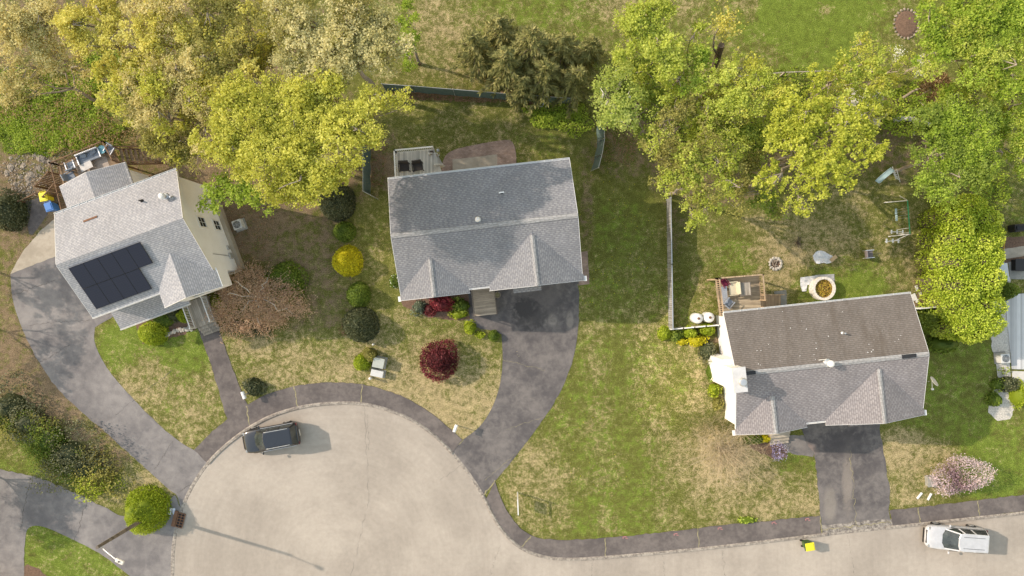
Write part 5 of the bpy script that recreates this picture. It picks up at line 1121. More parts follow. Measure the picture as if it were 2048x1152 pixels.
# ------------------------------------------------------------------ vehicles
def car(name, label, loc, rz, Lc, Wc, Hc, paint, rails, roof_glass):
    root = thing(name, label, 'car', loc, rz); h = Wc / 2; zb = .30; belt = Hc * .60
    # body: front at +x
    st_ = [(-.5, .80, .55, .92), (-.485, .93, .42, 1.0), (-.42, .985, .30, 1.02), (-.28, 1.0, .27, 1.01), (0, 1.0, .26, 1.0), (.20, 1.0, .27, .985), (.30, .99, .29, .95), (.40, .965, .31, .90), (.465, .88, .36, .83), (.495, .72, .45, .70), (.502, .60, .5, .62)]
    vs, fs = [], []
    for x, w, zl, zt in st_:
        zt *= belt; zm = zl + (zt - zl) * .55; w *= h
        sec = [(-w * .80, zl), (-w * .98, zl + .10), (-w, zm), (-w * .965, zt - .05), (-w * .86, zt + .01), (-w * .45, zt + .045), (0, zt + .06)]
        sec = sec + [(-y, z) for y, z in sec[-2::-1]]
        vs += [(x * Lc, y, z) for y, z in sec]
    k = 13
    for i in range(len(st_) - 1):
        for j in range(k - 1): fs.append((i * k + j, (i + 1) * k + j, (i + 1) * k + j + 1, i * k + j + 1))
        fs.append((i * k + k - 1, (i + 1) * k + k - 1, (i + 1) * k, i * k))
    fs.append(tuple(range(k))[::-1]); fs.append(tuple((len(st_) - 1) * k + j for j in range(k)))
    b = MB(); b.add(vs, fs); body = b.build('body', paint, root, smooth=True, sub=1)
    # greenhouse: glass hull and roof skin
    def ring(x0, x1, w0, w1, z, rr=.10): return [(x1, -w1), (x1 + .0, w1), (x0, w0), (x0, -w0)]
    xb0, xb1 = -.475 * Lc, .215 * Lc; xr0, xr1 = -.425 * Lc, .055 * Lc; wb, wr = h * .90, h * .72; zt = Hc; zb_ = belt + .01
    g = MB()
    lo = [(xb1, -wb * .86), (xb1 - .12 * Lc, -wb), (xb0 + .1, -wb * .98), (xb0, -wb * .85), (xb0, wb * .85), (xb0 + .1, wb * .98), (xb1 - .12 * Lc, wb), (xb1, wb * .86), (xb1 + .05 * Lc, wb * .4), (xb1 + .05 * Lc, -wb * .4)]
    hi = [(xr1, -wr * .93), (xr1 - .07 * Lc, -wr), (xr0 + .1, -wr * .97), (xr0, -wr * .88), (xr0, wr * .88), (xr0 + .1, wr * .97), (xr1 - .07 * Lc, wr), (xr1, wr * .93), (xr1 + .025 * Lc, wr * .4), (xr1 + .025 * Lc, -wr * .4)]
    n = len(lo); zr = zt - .05
    g.add([(x, y, zb_) for x, y in lo] + [(x, y, zr) for x, y in hi], [(i, (i + 1) % n, n + (i + 1) % n, n + i) for i in range(n)] + [tuple(range(n, 2 * n))])
    g.build('windows', M['carglass'], root)
    r_ = MB(); hi2 = [(x * 1.0, y * 1.03) for x, y in hi]; mid_ = [(x * .93 - .03, y * .80) for x, y in hi]
    r_.add([(x, y, zr - .02) for x, y in hi2] + [(x, y, zr + .035) for x, y in hi2] + [(x, y, zt + .02) for x, y in mid_], [(i, (i + 1) % n, n + (i + 1) % n, n + i) for i in range(n)] + [(n + i, n + (i + 1) % n, 2 * n + (i + 1) % n, 2 * n + i) for i in range(n)] + [tuple(range(2 * n, 3 * n))])
    rf_ = r_.build('roof_panel', paint, root, smooth=False, bevel=.05)
    for q_ in (-.12, .12): rb_ = MB(); rb_.bar((xr0 + .35, q_ * Wc * 1.9, zt + .022), (xr1 - .25, q_ * Wc * 1.9, zt + .022), .03, .012); rb_.build('roof_rib', M['dark'] if not rails else paint, rf_)
    if False:
        q = MB(); q.box((xr1 - .16 * Lc, 0, zt + .028), (.2 * Lc, wr * 1.25, .012)); q.box((xr0 + .16 * Lc, 0, zt + .028), (.17 * Lc, wr * 1.2, .012)); q.build('sunroof', M['carglass'], rf_)
    for s in (-1, 1):                           # pillars over the glass
        for (xa, ya), (xc, yc) in (((xb1, wb * .87), (xr1, wr * .94)), ((.01 * Lc, wb * 1.0), (-.02 * Lc, wr * 1.01)), ((-.20 * Lc, wb * .995), (-.21 * Lc, wr * 1.0)), ((xb0 + .06, wb * .93), (xr0 + .05, wr * .95))):
            p = MB(); p.bar((xa, s * ya, zb_ - .02), (xc, s * yc, zr), .10, .05); p.build('pillar', paint, root)
    for s in (-1, 1):
        if rails:
            q = MB(); q.tube([(xr1 - .02 * Lc, s * wr * .93, zt - .01), (xr1 - .06 * Lc, s * wr * .93, zt + .06), (xr0 + .09 * Lc, s * wr * .92, zt + .06), (xr0 + .05 * Lc, s * wr * .92, zt - .01)], .024, 6); q.build('roof_rail', rails, root)
        q = MB(); q.bar((.14 * Lc, s * h * .945, belt + .03), (-.44 * Lc, s * h * .93, belt + .03), .03, .04); q.build('window_trim', rails or M['dark'], root)
        q = MB(); q.box((.155 * Lc, s * (h + .09), belt + .06), (.12, .20, .14)); q.build('wing_mirror', paint, root, bevel=.04)
        q = MB(); q.box((.455 * Lc, s * h * .68, belt * .80), (.16, .26, .10), s * -.35); q.build('headlight', M['lens'], root, bevel=.03)
        q = MB(); q.box((-.488 * Lc, s * h * .78, belt * .90), (.06, .22, .22)); q.build('tail_light', M['redlens'], root, bevel=.02)
    for x in (-.30 * Lc, .305 * Lc):
        for s in (-1, 1):
            w = MB(); y0, y1 = s * (h - .20), s * (h + .03); R_ = .36
            w.tube([(x, y0, R_), (x, y0 + .03 * s, R_), (x, y1 - .04 * s, R_), (x, y1, R_)], [R_ - .05, R_, R_, R_ - .05], 22); wo = w.build('wheel', M['tyre'], root, smooth=False)
            q = MB(); q.tube([(x, y1 - .02 * s, R_), (x, y1 + .012 * s, R_)], .22, 16); q.build('rim', M['galv'], wo)
    f = MB(); f.box((.488 * Lc, 0, belt * .70), (.10, h * 1.05, .12)); f.box((.503 * Lc, 0, belt * .40), (.04, h * 1.2, .14)); f.build('grille', M['black'], root); f = MB(); f.box((-.503 * Lc, 0, belt * .62), (.03, .5, .13)); f.build('number_plate', M['offwhite'], root)
    f = MB(); f.box((.226 * Lc, 0, belt + .035), (.04, h * 1.4, .025)); f.build('wiper', M['black'], root)
    return root
def paint(name, col, rough=.25):
    t = NT(name); n = t.noise(t.coord(), 2.5, 3); t.done(t.scale(col, t.lerp(n, .92, 1.08, .3, .7)), rough, 0, .5); t.p.inputs['Coat Weight'].default_value = .6; t.p.inputs['Coat Roughness'].default_value = .08; return t.m
M['carglass'] = plain('car_glass', C(.035, .042, .040), .08, .8, 1.6, spec=.6); M['lens'] = NT('clear_lens').done(C(.25, .26, .26), .25, 0, .5); M['redlens'] = NT('red_lens').done(C(.10, .008, .008), .3, 0, .4); M['tyre'] = plain('tyre_rubber', C(.02, .02, .02), .9, .2)  # car glass: uneven tone painted in for reflections and the interior
p_ = P(542, 876, .8); car('parked_suv', 'black suv parked in the turning circle', (p_.x, p_.y, 0), math.radians(180 + 10.5), 4.55, 1.95, 1.72, paint('black_paint', C(.012, .013, .016)), M['galv'], True)
p_ = P(1912, 1077, .8); car('parked_suv', 'white suv parked on the street at the lower right', (p_.x, p_.y, 0), math.radians(180 - 4), 4.75, 1.95, 1.75, paint('white_paint', C(.43, .435, .45)), None, False)

# ------------------------------------------------------------------ street furniture
b0, top = P(304, 1028.5), P(194, 1095, 7.28)
sp = thing('street_light', 'wooden street light pole with a long arm at the lower left', 'street light', tuple(b0))
b = MB(); b.tube([(0, 0, 0), ((top.x - b0.x) * .5, (top.y - b0.y) * .5, 3.6), (top.x - b0.x, top.y - b0.y, 7.28)], [.16, .14, .11], 12); b.build('pole', M['post_wood'], sp)
tp_ = Vector((top.x - b0.x, top.y - b0.y, 6.9)); hd = P(238, 1122, 7.6) - b0
b = MB(); b.tube([tp_, tp_ * .7 + hd * .3 + Vector((0, 0, .1)), hd + Vector((-.2, .1, 0))], .04, 8); b.build('arm', M['galv'], sp)
b = MB(); dr_ = math.atan2(hd.y - tp_.y, hd.x - tp_.x); b.box(hd + Vector((.05, -.03, .0)), (.62, .30, .14), dr_); ho = b.build('lamp_head', M['offwhite'], sp, bevel=.06); b = MB(); b.lathe(hd + Vector((.03, -.02, .07)), [(.05, 0), (.05, .06), (.02, .08)], 10); b.build('photocell', M['dark'], ho)
# storm drain
dg = thing('storm_drain', 'rusty storm drain grate at the kerb', 'drain', tuple(P(362, 1040)), R(-15) )
b = MB(); W_, H_ = .52, 1.15
for x in (-W_ / 2, 0, W_ / 2): b.box((x, 0, .10), (.05, H_, .06))
for i in range(6): b.box((0, -H_ / 2 + H_ * i / 5, .10), (W_, .06, .055))
b.build('grate', M['rust'], dg); b = MB(); b.box((0, 0, .035), (W_, H_, .05)); b.build('basin', M['black'], dg); b = MB(); b.box((-.48, .02, .10), (.30, 1.3, .10)); b.build('frame', M['rust'], dg, bevel=.02)
b = MB(); b.box((0, 0, .07), (.22, .55, .02), R(-12)); o = b.build('litter', plain('printed_paper', C(.60, .60, .62), .5, .3, 8)); o.location = P(341, 1022); tag(o, 'pale crumpled paper lying beside the storm drain, left piece', 'litter')
b = MB(); b.box((0, 0, .075), (.24, .50, .02), R(8)); o = b.build('litter', plain('printed_card', C(.52, .55, .62), .5, .35, 9)); o.location = P(349, 1022); tag(o, 'bluish printed card lying beside the storm drain, right piece', 'litter')
# mailboxes
def mailbox(label, px, py, rz, m, post, h=1.1):
    p = P(px, py, h); root = thing('mailbox', label, 'mailbox', (p.x, p.y, 0), rz)
    b = MB(); b.box((0, 0, h / 2), (.10, .10, h)); b.build('post', post, root); b = MB(); n = 10
    sec = [(-.13, 0), (.13, 0)] + [(.13 * math.cos(math.pi * i / n), .14 + .11 * math.sin(math.pi * i / n)) for i in range(n + 1)]; k = len(sec)
    b.add([(x, -.30, h + z) for x, z in sec] + [(x, .30, h + z) for x, z in sec], [tuple(range(k))[::-1], tuple(range(k, 2 * k))] + [(i, (i + 1) % k, k + (i + 1) % k, k + i) for i in range(k)]); bo = b.build('box', m, root)
    b = MB(); b.box((.145, .0, h + .18), (.012, .05, .16)); b.build('flag', M['redlens'], root); return root
mailbox('white mailbox on a post at the corner of the middle driveway', 911, 856, R(-20), M['white'], M['white'])
mailbox('white mailbox beside the dark rhododendron', 488, 790, R(20), M['white'], M['white'], .8)
# utility boxes
def util(label, px, py, sx, sy, h, rz, m, cap):
    p = P(px, py, h); root = thing('utility_box', label, 'utility box', (p.x, p.y, 0), rz); b = MB(); b.box((0, 0, h / 2), (sx, sy, h)); b.build('cabinet', m, root, bevel=.03); b = MB(); b.box((0, 0, h + .03), (sx * 1.06, sy * 1.06, .06)); b.build('lid', cap, root, bevel=.02); b = MB(); b.box((0, 0, .03), (sx * 1.25, sy * 1.25, .06)); b.build('pad', M['conc_grey'], root)
M['util'] = plain('pale_green_metal', C(.36, .38, .34), .55, .12); M['util2'] = plain('pale_grey_metal', C(.50, .50, .48), .5, .1)
util('larger pale green utility box beside the orange tinged shrub', 757, 726, .85, .75, .75, R(-12), M['util'], M['util'])
util('smaller pale grey utility box below the green one', 754, 747, .95, .50, .55, R(-12), M['util2'], M['util2'])
for lab, x, y, h, r_ in (('white capped pedestal below the grey utility box', 740, 757, .7, .11), ('white knob topped marker above the utility boxes', 746, 689, .5, .08)):
    p = P(x, y, h); root = thing('pedestal', lab, 'pedestal', (p.x, p.y, 0)); b = MB(); b.lathe((0, 0, 0), [(r_ * .8, 0), (r_ * .8, h)], 14); b.build('post', M['util'], root); b = MB(); b.lathe((0, 0, h), [(r_, -.12), (r_ * 1.1, 0), (r_ * .9, .08), (r_ * .3, .13)], 14); b.build('cap', M['white'], root, smooth=True)
# sale sign post
p = P(1035, 985); sg = thing('sign_post', 'white sale sign post with a cross arm on the front lawn', 'sign', tuple(p), R(-88))
b = MB(); b.box((0, 0, 1.0), (.10, .10, 2.0)); b.lathe((0, 0, 2.0), [(.07, 0), (.07, .04), (.01, .12)], 4); b.build('post', M['white'], sg)
b = MB(); b.box((.62, 0, 1.70), (1.3, .08, .09)); b.build('arm', M['white'], sg); b = MB(); b.box((.70, 0, 1.18), (.9, .03, .62)); b.build('sign_board', M['offwhite'], sg); b = MB(); [b.tube([(x, 0, 1.66), (x, 0, 1.49)], .008, 5) for x in (.4, 1.0)]; b.build('hanger', M['galv'], sg)
# wheeled bins
def wheelie(label, px, py, rz, body_m, lid_m, loc=None, h=1.05):
    p = P(px, py, h); root = thing('wheelie_bin', label, 'bin', (p.x, p.y, 0), rz, 'wheeled bins')
    b = MB(); lo, hi = (.22, .25), (.29, .34)
    b.add([(sx * lo[0], sy * lo[1], .08) for sx, sy in ((-1, -1), (1, -1), (1, 1), (-1, 1))] + [(sx * hi[0], sy * hi[1], h - .05) for sx, sy in ((-1, -1), (1, -1), (1, 1), (-1, 1))], [(3, 2, 1, 0), (4, 5, 6, 7)] + [(i, (i + 1) % 4, 4 + (i + 1) % 4, 4 + i) for i in range(4)]); b.build('body', body_m, root, bevel=.03)
    b = MB(); b.box((0, -.02, h - .01), (.64, .72, .05)); b.box((0, -.03, h + .03), (.48, .52, .05)); b.build('lid', lid_m, root, bevel=.025)
    b = MB(); b.tube([(-.24, .42, h - .04), (.24, .42, h - .04)], .02, 6); b.box((-.24, .37, h - .05), (.04, .12, .04)); b.box((.24, .37, h - .05), (.04, .12, .04)); b.build('handle', body_m, root)
    for s in (-1, 1): b = MB(); b.tube([(s * .20, .27, .11), (s * .27, .27, .11)], .11, 14); b.build('wheel', M['tyre'], root)
    return root
M['ybin'] = plain('yellow_plastic', C(.68, .60, .03), .45, .06); M['bbin'] = plain('blue_plastic', C(.05, .16, .42), .45, .1); M['gbin'] = plain('green_plastic', C(.05, .10, .03), .5, .1)
wheelie('yellow lidded bin standing in the street', 1620, 1094, R(100), M['gbin'], M['ybin'])
wheelie('yellow bin by the brown fence behind the blue bin', 86, 393, R(12), M['ybin'], M['ybin'])
wheelie('blue bin beside the concrete pad', 97, 413, R(20), M['bbin'], M['bbin'])
# air conditioners
def ac(label, px, py, rz):
    p = P(px, py, .7); root = thing('air_conditioner', label, 'air conditioner', (p.x, p.y, 0), rz); b = MB(); b.box((0, 0, .40), (.74, .74, .66)); b.build('cabinet', M['util2'], root, bevel=.03)
    b = MB(); [b.lathe((0, 0, .74), [(r_, 0), (r_, .02), (r_ + .022, .02), (r_ + .022, 0)], 24, cap=False) for r_ in (.07, .14, .21, .28)]; [b.box((0, 0, .75), (.62, .02, .02), a) for a in (0, R(60), R(120))]; b.build('fan_guard', M['galv'], root)
    b = MB(); b.lathe((0, 0, .728), [(.30, 0), (.30, .008)], 24); b.build('fan_well', M['black'], root); b = MB(); b.box((0.02, 0, .035), (.95, .95, .07)); b.build('pad', M['conc_grey'], root)
ac('air conditioner on a pad by the beige gable wall', 474, 449, R(20)); ac('air conditioner on the white gravel beside the grey patio', 2011, 717, R(5))

# ------------------------------------------------------------------ garden furniture and yard things
def lounge_chair(label, px, py, z, rz, m_f, m_c, w=.68, group=None, name='patio_chair'):
    p = P(px, py, z + .5); root = thing(name, label, 'chair', (p.x, p.y, z), rz, group)
    b = MB(); b.box((0, 0, .40), (w, .62, .10)); b.build('seat', m_c, root, bevel=.03); b = MB(); b.box((0, .33, .68), (w, .10, .55), 0, ('X', R(-14))); b.build('backrest', m_c, root, bevel=.03)
    for s in (-1, 1):
        b = MB(); b.box((s * (w / 2 + .03), 0, .60), (.06, .66, .05)); b.build('armrest', m_f, root)
        for y in (-.29, .29): b = MB(); b.box((s * (w / 2 + .03), y, .29), (.05, .05, .58)); b.build('leg', m_f, root)
    return root
M['wicker'] = plain('dark_wicker', C(.045, .038, .034), .7, .5, 20); M['cush'] = plain('grey_cushion', C(.20, .22, .25), .85, .15, 4); M['alu'] = metal('pale_aluminium', C(.62, .62, .62), .4); M['beige'] = plain('beige_fabric', C(.50, .45, .33), .85, .12, 4); M['maroon'] = plain('maroon_fabric', C(.16, .02, .045), .85, .2, 4)
c1 = lounge_chair('left of the two dark wicker chairs on the white railed deck', 808, 334, 2.6, R(2), M['wicker'], M['wicker'], .72, 'wicker chairs on the white railed deck'); c1.rotation_euler.z = R(3)
p = P(835, 333, 3.1); dup(c1, (p.x, p.y, 2.6), R(8), 'right of the two dark wicker chairs on the white railed deck')
def pot(label, px, py, z, r_, h, m, soil='mulch', name='plant_pot', cat='pot'):
    p = P(px, py, z + h); root = thing(name, label, cat, (p.x, p.y, z)); b = MB(); b.lathe((0, 0, 0), [(r_ * .7, 0), (r_, h * .9), (r_ * 1.1, h * .9), (r_ * 1.1, h), (r_ * .9, h), (r_ * .88, h * .8)], 18); b.build('rim', m, root); b = MB(); b.lathe((0, 0, h * .8), [(r_ * .9, 0), (r_ * .3, .03)], 14); b.build('soil', M[soil], root); return root
pot('small black pot at the corner of the white railed deck', 863, 305, 2.6, .14, .3, M['black']); pot('round straw filled pot at the garage end of the entry deck', 995, 590, .02, .24, .4, M['bark'], 'weedcrack')
p = P(877, 303, 3.2); o = MB().lathe((0, 0, 0), [(.02, 0), (.10, .04), (.13, .12), (.10, .20), (.02, .24)], 16).build('post_lantern', M['lens'], smooth=True); o.location = (p.x, p.y, 3.55); tag(o, 'small pale globe lantern on the white deck stair post', 'lantern')
# beige house deck furniture
lz = 2.7
lounge_chair('white framed grey chair at the left end of the dark deck', 141, 331, lz, R(200), M['alu'], M['cush'], .6); lounge_chair('white framed grey chair at the deck stairs', 219, 299, lz, R(-30), M['alu'], M['cush'], .55)
lounge_chair('grey padded chair nearest the sun room roof', 140, 352, lz, R(120), M['cush'], M['cush'], .55)
p = P(178, 313, lz + .5); sf = thing('patio_sofa', 'white framed grey two seat sofa along the deck rail', 'sofa', (p.x, p.y, lz), R(21)); b = MB(); b.box((0, 0, .36), (1.7, .62, .14)); b.build('seat', M['cush'], sf, bevel=.04); b = MB(); b.box((0, .36, .55), (1.8, .09, .5)); b.build('backrest', M['alu'], sf)
for s in (-1, 1): b = MB(); b.box((s * .88, 0, .38), (.07, .72, .5)); b.build('armrest', M['alu'], sf); b = MB(); b.box((s * .4, .2, .5), (.5, .3, .16), s * .3, ('X', R(20))); b.build('cushion', M['cush'], sf, bevel=.06)
p = P(203, 299, lz + .55); tb_ = thing('side_table', 'round blue side table between the sofa and the chair', 'table', (p.x, p.y, lz)); b = MB(); b.lathe((0, 0, .50), [(.30, 0), (.32, .02), (.32, .05), (.29, .05), (.27, .03)], 22); b.build('tabletop', plain('blue_enamel', C(.12, .30, .36), .4, .1), tb_); b = MB(); b.lathe((0, 0, 0), [(.2, 0), (.04, .05), (.04, .5)], 14); b.build('leg', M['dark'], tb_)
p = P(172, 332, lz + .45); ct_ = thing('coffee_table', 'pale tiled coffee table in front of the grey sofa', 'table', (p.x, p.y, lz), R(25)); b = MB(); b.box((0, 0, .42), (.95, .55, .05)); b.build('tabletop', plain('pale_tile', C(.50, .47, .44), .4, .15), ct_); [MB().box((x, y, .2), (.05, .05, .4)).build('leg', M['alu'], ct_) for x in (-.42, .42) for y in (-.22, .22)]
p = P(183, 328, lz + .03); b = MB(); b.box((0, 0, .012), (2.5, 1.25, .014), R(21)); o = b.build('outdoor_rug', plain('tan_rug', C(.36, .30, .25), .95, .25, 5)); o.location = (p.x, p.y, lz); tag(o, 'pale tan outdoor rug under the deck furniture', 'rug')
# tan deck furniture
rz_ = 2.6
lounge_chair('beige cushioned deck chair on the tan lumber deck', 1467, 577, rz_, R(-84), M['beige'], M['beige'], .95, name='deck_chair'); lounge_chair('maroon chair in the corner of the tan lumber deck', 1450, 566, rz_, R(35), M['maroon'], M['maroon'], .42, name='deck_chair')
lounge_chair('pale grey chair at the house end of the tan lumber deck', 1458, 606, rz_, R(140), M['alu'], M['cush'], .5, name='deck_chair')
p = P(1449, 590, rz_ + .45); bn = thing('slatted_bench', 'pale slatted bench along the rail of the tan lumber deck', 'bench', (p.x, p.y, rz_), R(95)); b = MB(); [b.box((0, -.18 + .09 * i, .45), (1.3, .06, .03)) for i in range(5)]; b.build('seat', M['alu'], bn); [MB().box((x, 0, .21), (.06, .4, .42)).build('leg', M['alu'], bn) for x in (-.55, .55)]
p = P(1490, 578, rz_ + .7); gt_ = thing('glass_table', 'clear topped rectangular table on the tan lumber deck', 'table', (p.x, p.y, rz_), R(5)); b = MB(); [b.box((0, y, .70), (.85, .05, .04)) for y in (-.5, .5)]; [b.box((x, 0, .70), (.05, .95, .04)) for x in (-.42, .42)]; b.build('frame', M['post_wood'], gt_); b = MB(); b.box((0, 0, .70), (.80, .94, .015)); b.build('tabletop', M['deck_grey'], gt_); [MB().box((x, y, .34), (.04, .04, .68)).build('leg', M['post_wood'], gt_) for x in (-.4, .4) for y in (-.45, .45)]
# play yard
p = P(1648, 577, .7); pw = thing('block_planter', 'round white block planter full of dead leaves behind the brown roofed house', 'planter', (p.x, p.y, 0)); b = MB()
for k in range(22):
    for row in range(3):
        t = 2 * math.pi * (k + row * .5) / 22; b.box((.82 * math.cos(t), .84 * math.sin(t), .13 + row * .255), (.20, .238, .25), t)
b.build('block_ring', plain('white_block', C(.60, .57, .52), .85, .2, 4), pw); b = MB(); b.lathe((0, 0, .45), [(.76, 0), (.3, .08), (.02, .10)], 22); b.build('soil', M['mulch'], pw)
t_ = rng.random(700) * 6.283; r__ = np.sqrt(rng.random(700)) * .74; leaf_mesh('dead_leaves', np.stack([r__ * np.cos(t_), r__ * np.sin(t_), .56 + .06 * rng.random(700)], -1), .12, rng.random(700), leaf('dead_leaf', [C(.10, .05, .02), C(.34, .22, .03), C(.42, .34, .05)], .1), pw, 2.0)
def cloth(label, px, py, poly, m, z=.03, name='tarp', hgt=.12):
    c = P(px, py); w = [P(x, y) - c for x, y in poly]; bm = bmesh.new(); f = bm.faces.new([bm.verts.new((p.x, p.y, 0)) for p in w]); bmesh.ops.triangulate(bm, faces=[f]); bmesh.ops.subdivide_edges(bm, edges=bm.edges, cuts=5, use_grid_fill=True)
    for v in bm.verts: v.co.z = hgt * (.5 + .5 * math.sin(v.co.x * 9 + 3 * math.sin(v.co.y * 5)) * math.sin(v.co.y * 8 + v.co.x * 3)) * random.uniform(.6, 1)
    me = bpy.data.meshes.new(name); bmesh.ops.recalc_face_normals(bm, faces=bm.faces); bm.to_mesh(me); bm.free(); me.materials.append(m); o = bpy.data.objects.new(name, me); sc.collection.objects.link(o); o.location = (c.x, c.y, z); s = o.modifiers.new('t', 'SOLIDIFY'); s.thickness = .015; return tag(o, label, 'tarp')
M['tarp'] = plain('pale_plastic_sheet', C(.55, .56, .57), .35, .15, 5); M['tarp2'] = plain('grey_plastic_sheet', C(.33, .33, .33), .45, .25, 6)
cloth('crumpled white plastic sheet on the back lawn', 1645, 515, smooth_poly([(1625, 512), (1632, 502), (1645, 501), (1655, 508), (1666, 512), (1668, 522), (1655, 528), (1645, 525), (1634, 529), (1627, 520)], 1), M['tarp'])
cloth('white plastic sheet left of the block planter', 1618, 565, [(1600, 555), (1632, 551), (1640, 556), (1632, 566), (1614, 570), (1612, 582), (1604, 583), (1600, 570)], M['tarp']); cloth('grey plastic sheet under the block planter', 1650, 562, [(1630, 550), (1668, 548), (1669, 575), (1640, 580), (1630, 570)], M['tarp2'], .012, hgt=.05)
b = MB(); b.box((0, 0, .03), (.30, .62, .03), R(-50)); o = b.build('cardboard', plain('cardboard', C(.42, .31, .18), .9)); p = P(1665, 517); o.location = (p.x, p.y, .16); tag(o, 'brown cardboard piece on the white plastic sheet', 'cardboard')
p = P(1552, 527, .2); fp = thing('fire_pit', 'stone ringed fire pit on the back lawn', 'fire pit', (p.x, p.y, 0)); M['stone'] = plain('pale_stone', C(.42, .39, .34), .9, .3, 3, bump=.4); M['rock'] = plain('field_rock', C(.26, .22, .175), .95, .35, 3, bump=.5)
def rock(mb, c, r_, f=.65):
    n = 7; vs = []; fs = []; sx_, sy_, a0 = random.uniform(.7, 1.3), random.uniform(.6, 1.1), random.random() * 6
    for i in range(5):
        ph = -.5 + 2.07 * i / 4 if i < 4 else 1.5
        for k in range(n): t = 2 * math.pi * k / n; q = r_ * random.uniform(.68, 1.22); X_, Y_ = sx_ * q * math.cos(ph) * math.cos(t), sy_ * q * math.cos(ph) * math.sin(t); vs.append((c[0] + X_ * math.cos(a0) - Y_ * math.sin(a0), c[1] + X_ * math.sin(a0) + Y_ * math.cos(a0), c[2] + q * f * math.sin(ph)))
    for i in range(4):
        for k in range(n): fs.append((i * n + k, i * n + (k + 1) % n, (i + 1) * n + (k + 1) % n, (i + 1) * n + k))
    mb.add(vs, fs + [tuple(4 * n + k for k in range(n))])
for k in range(13):
    b = MB(); t = 2 * math.pi * k / 13; rock(b, (.46 * math.cos(t), .46 * math.sin(t), .08), .135); b.build('ring_stone', M['stone'], fp, smooth=False)
b = MB(); b.lathe((0, 0, .02), [(.42, 0), (.05, .05)], 16); b.build('ash', M['mulch'], fp); b = MB(); [b.tube([(random.uniform(-.3, .3), random.uniform(-.3, .3), .1), (random.uniform(-.3, .3), random.uniform(-.3, .3), .16)], .035, 6) for _ in range(9)]; b.build('log', M['bark'], fp)
# swing set
def swing():
    z = 2.1; root = thing('swing_set', 'green and white metal swing set on the play yard', 'swing set', tuple(P(1775, 440))); o = Vector(root.location); Q = lambda x, y, zz: P(x, y, zz) - o
    A, B = Q(1815, 401, z), Q(1820, 468, z); b = MB(); b.tube([A, B], .045, 8); b.build('top_beam', plain('green_paint', C(.03, .22, .09), .5), root)
    for top_, f1, f2 in ((A, (1768, 405), (1800, 392)), (B, (1777, 473), (1806, 470))):
        for f_ in (f1, f2): b = MB(); b.tube([top_, Q(f_[0], f_[1], 0)], .035, 8); b.build('leg', M['white'], root)
    for s_, zz in ((.22, .5), (.42, .5)):
        p = A + (B - A) * s_; b = MB(); q0 = p + (B - A).normalized() * .2; [b.tube([v, (v.x - .05, v.y, zz)], .010, 5) for v in (p, q0)]; m_ = (p + q0) / 2; so2 = b.build('chain', M['galv'], root); b = MB(); b.box((m_.x - .05, m_.y, zz), (.18, .48, .04)); b.build('swing_seat', plain('pale_teal_plastic', C(.36, .46, .46), .5), root, bevel=.02)
    p = A + (B - A) * .82; b = MB(); b.tube([(p.x - .02, p.y, z), (p.x - .1, p.y, .5)], .02, 6); b.tube([(p.x - .02, p.y - .35, z), (p.x - .1, p.y - .35, .5)], .02, 6); b.tube([(p.x - .6, p.y - .17, .5), (p.x + .4, p.y - .17, .5)], .035, 6); [b.box((p.x - .6 + x, p.y - .17, .55), (.10, .30, .05)) for x in (.05, .5, .95)]; b.build('glider', M['white'], root)
    b = MB(); c = Q(1785, 483, .5); b.tube([(c.x - .6, c.y, .5), (c.x + .6, c.y + .1, .5)], .035, 6); [b.box((c.x + x, c.y + .05, .54), (.12, .34, .05)) for x in (-.5, 0, .45)]; b.tube([(c.x, c.y, .5), tuple(B)], .02, 6); b.build('glider', M['white'], root)
swing()
sl_ = thing('slide', 'pale blue slide with a white ladder under the yellow maple', 'slide', tuple(P(1775, 352))); o = Vector(sl_.location); Q = lambda x, y, zz: P(x, y, zz) - o
a, c = Q(1785, 338, 1.5), Q(1754, 364, .25); b = MB(); d = Vector((c.x - a.x, c.y - a.y, 0)).normalized(); s_ = Vector((-d.y, d.x, 0)); pts = [a, a * .65 + c * .35 - Vector((0, 0, .12)), a * .3 + c * .7 - Vector((0, 0, .1)), c]
for off, hh in ((-.2, .12), (-.18, 0), (.18, 0), (.2, .12)): pass
sec = [(-.22, .12), (-.20, 0), (.20, 0), (.22, .12)]; vs = [p + s_ * y + Vector((0, 0, z)) for p in pts for y, z in sec]; b.add(vs, [(i * 4 + j, i * 4 + j + 1, i * 4 + 5 + j, i * 4 + 4 + j) for i in range(3) for j in range(3)]); so_ = b.build('chute', plain('pale_blue_plastic', C(.33, .44, .46), .4), sl_, normals=False); so_.modifiers.new('t', 'SOLIDIFY').thickness = .03
b = MB(); [b.tube([a + s_ * q + Vector((0, 0, .3)), Q(1796, 361, 0) + s_ * q], .03, 6) for q in (-.2, .2)]; [b.bar(a * (1 - f) + Q(1796, 361, 0) * f + s_ * -.2, a * (1 - f) + Q(1796, 361, 0) * f + s_ * .2, .05, .03) for f in (.2, .4, .6, .8)]; b.build('ladder', M['white'], sl_)
lounge_chair('lone grey folding chair on the back lawn near the swing set', 1739, 508, 0, R(95), M['alu'], plain('taupe_mesh', C(.17, .15, .15), .8), .55, name='lawn_chair')
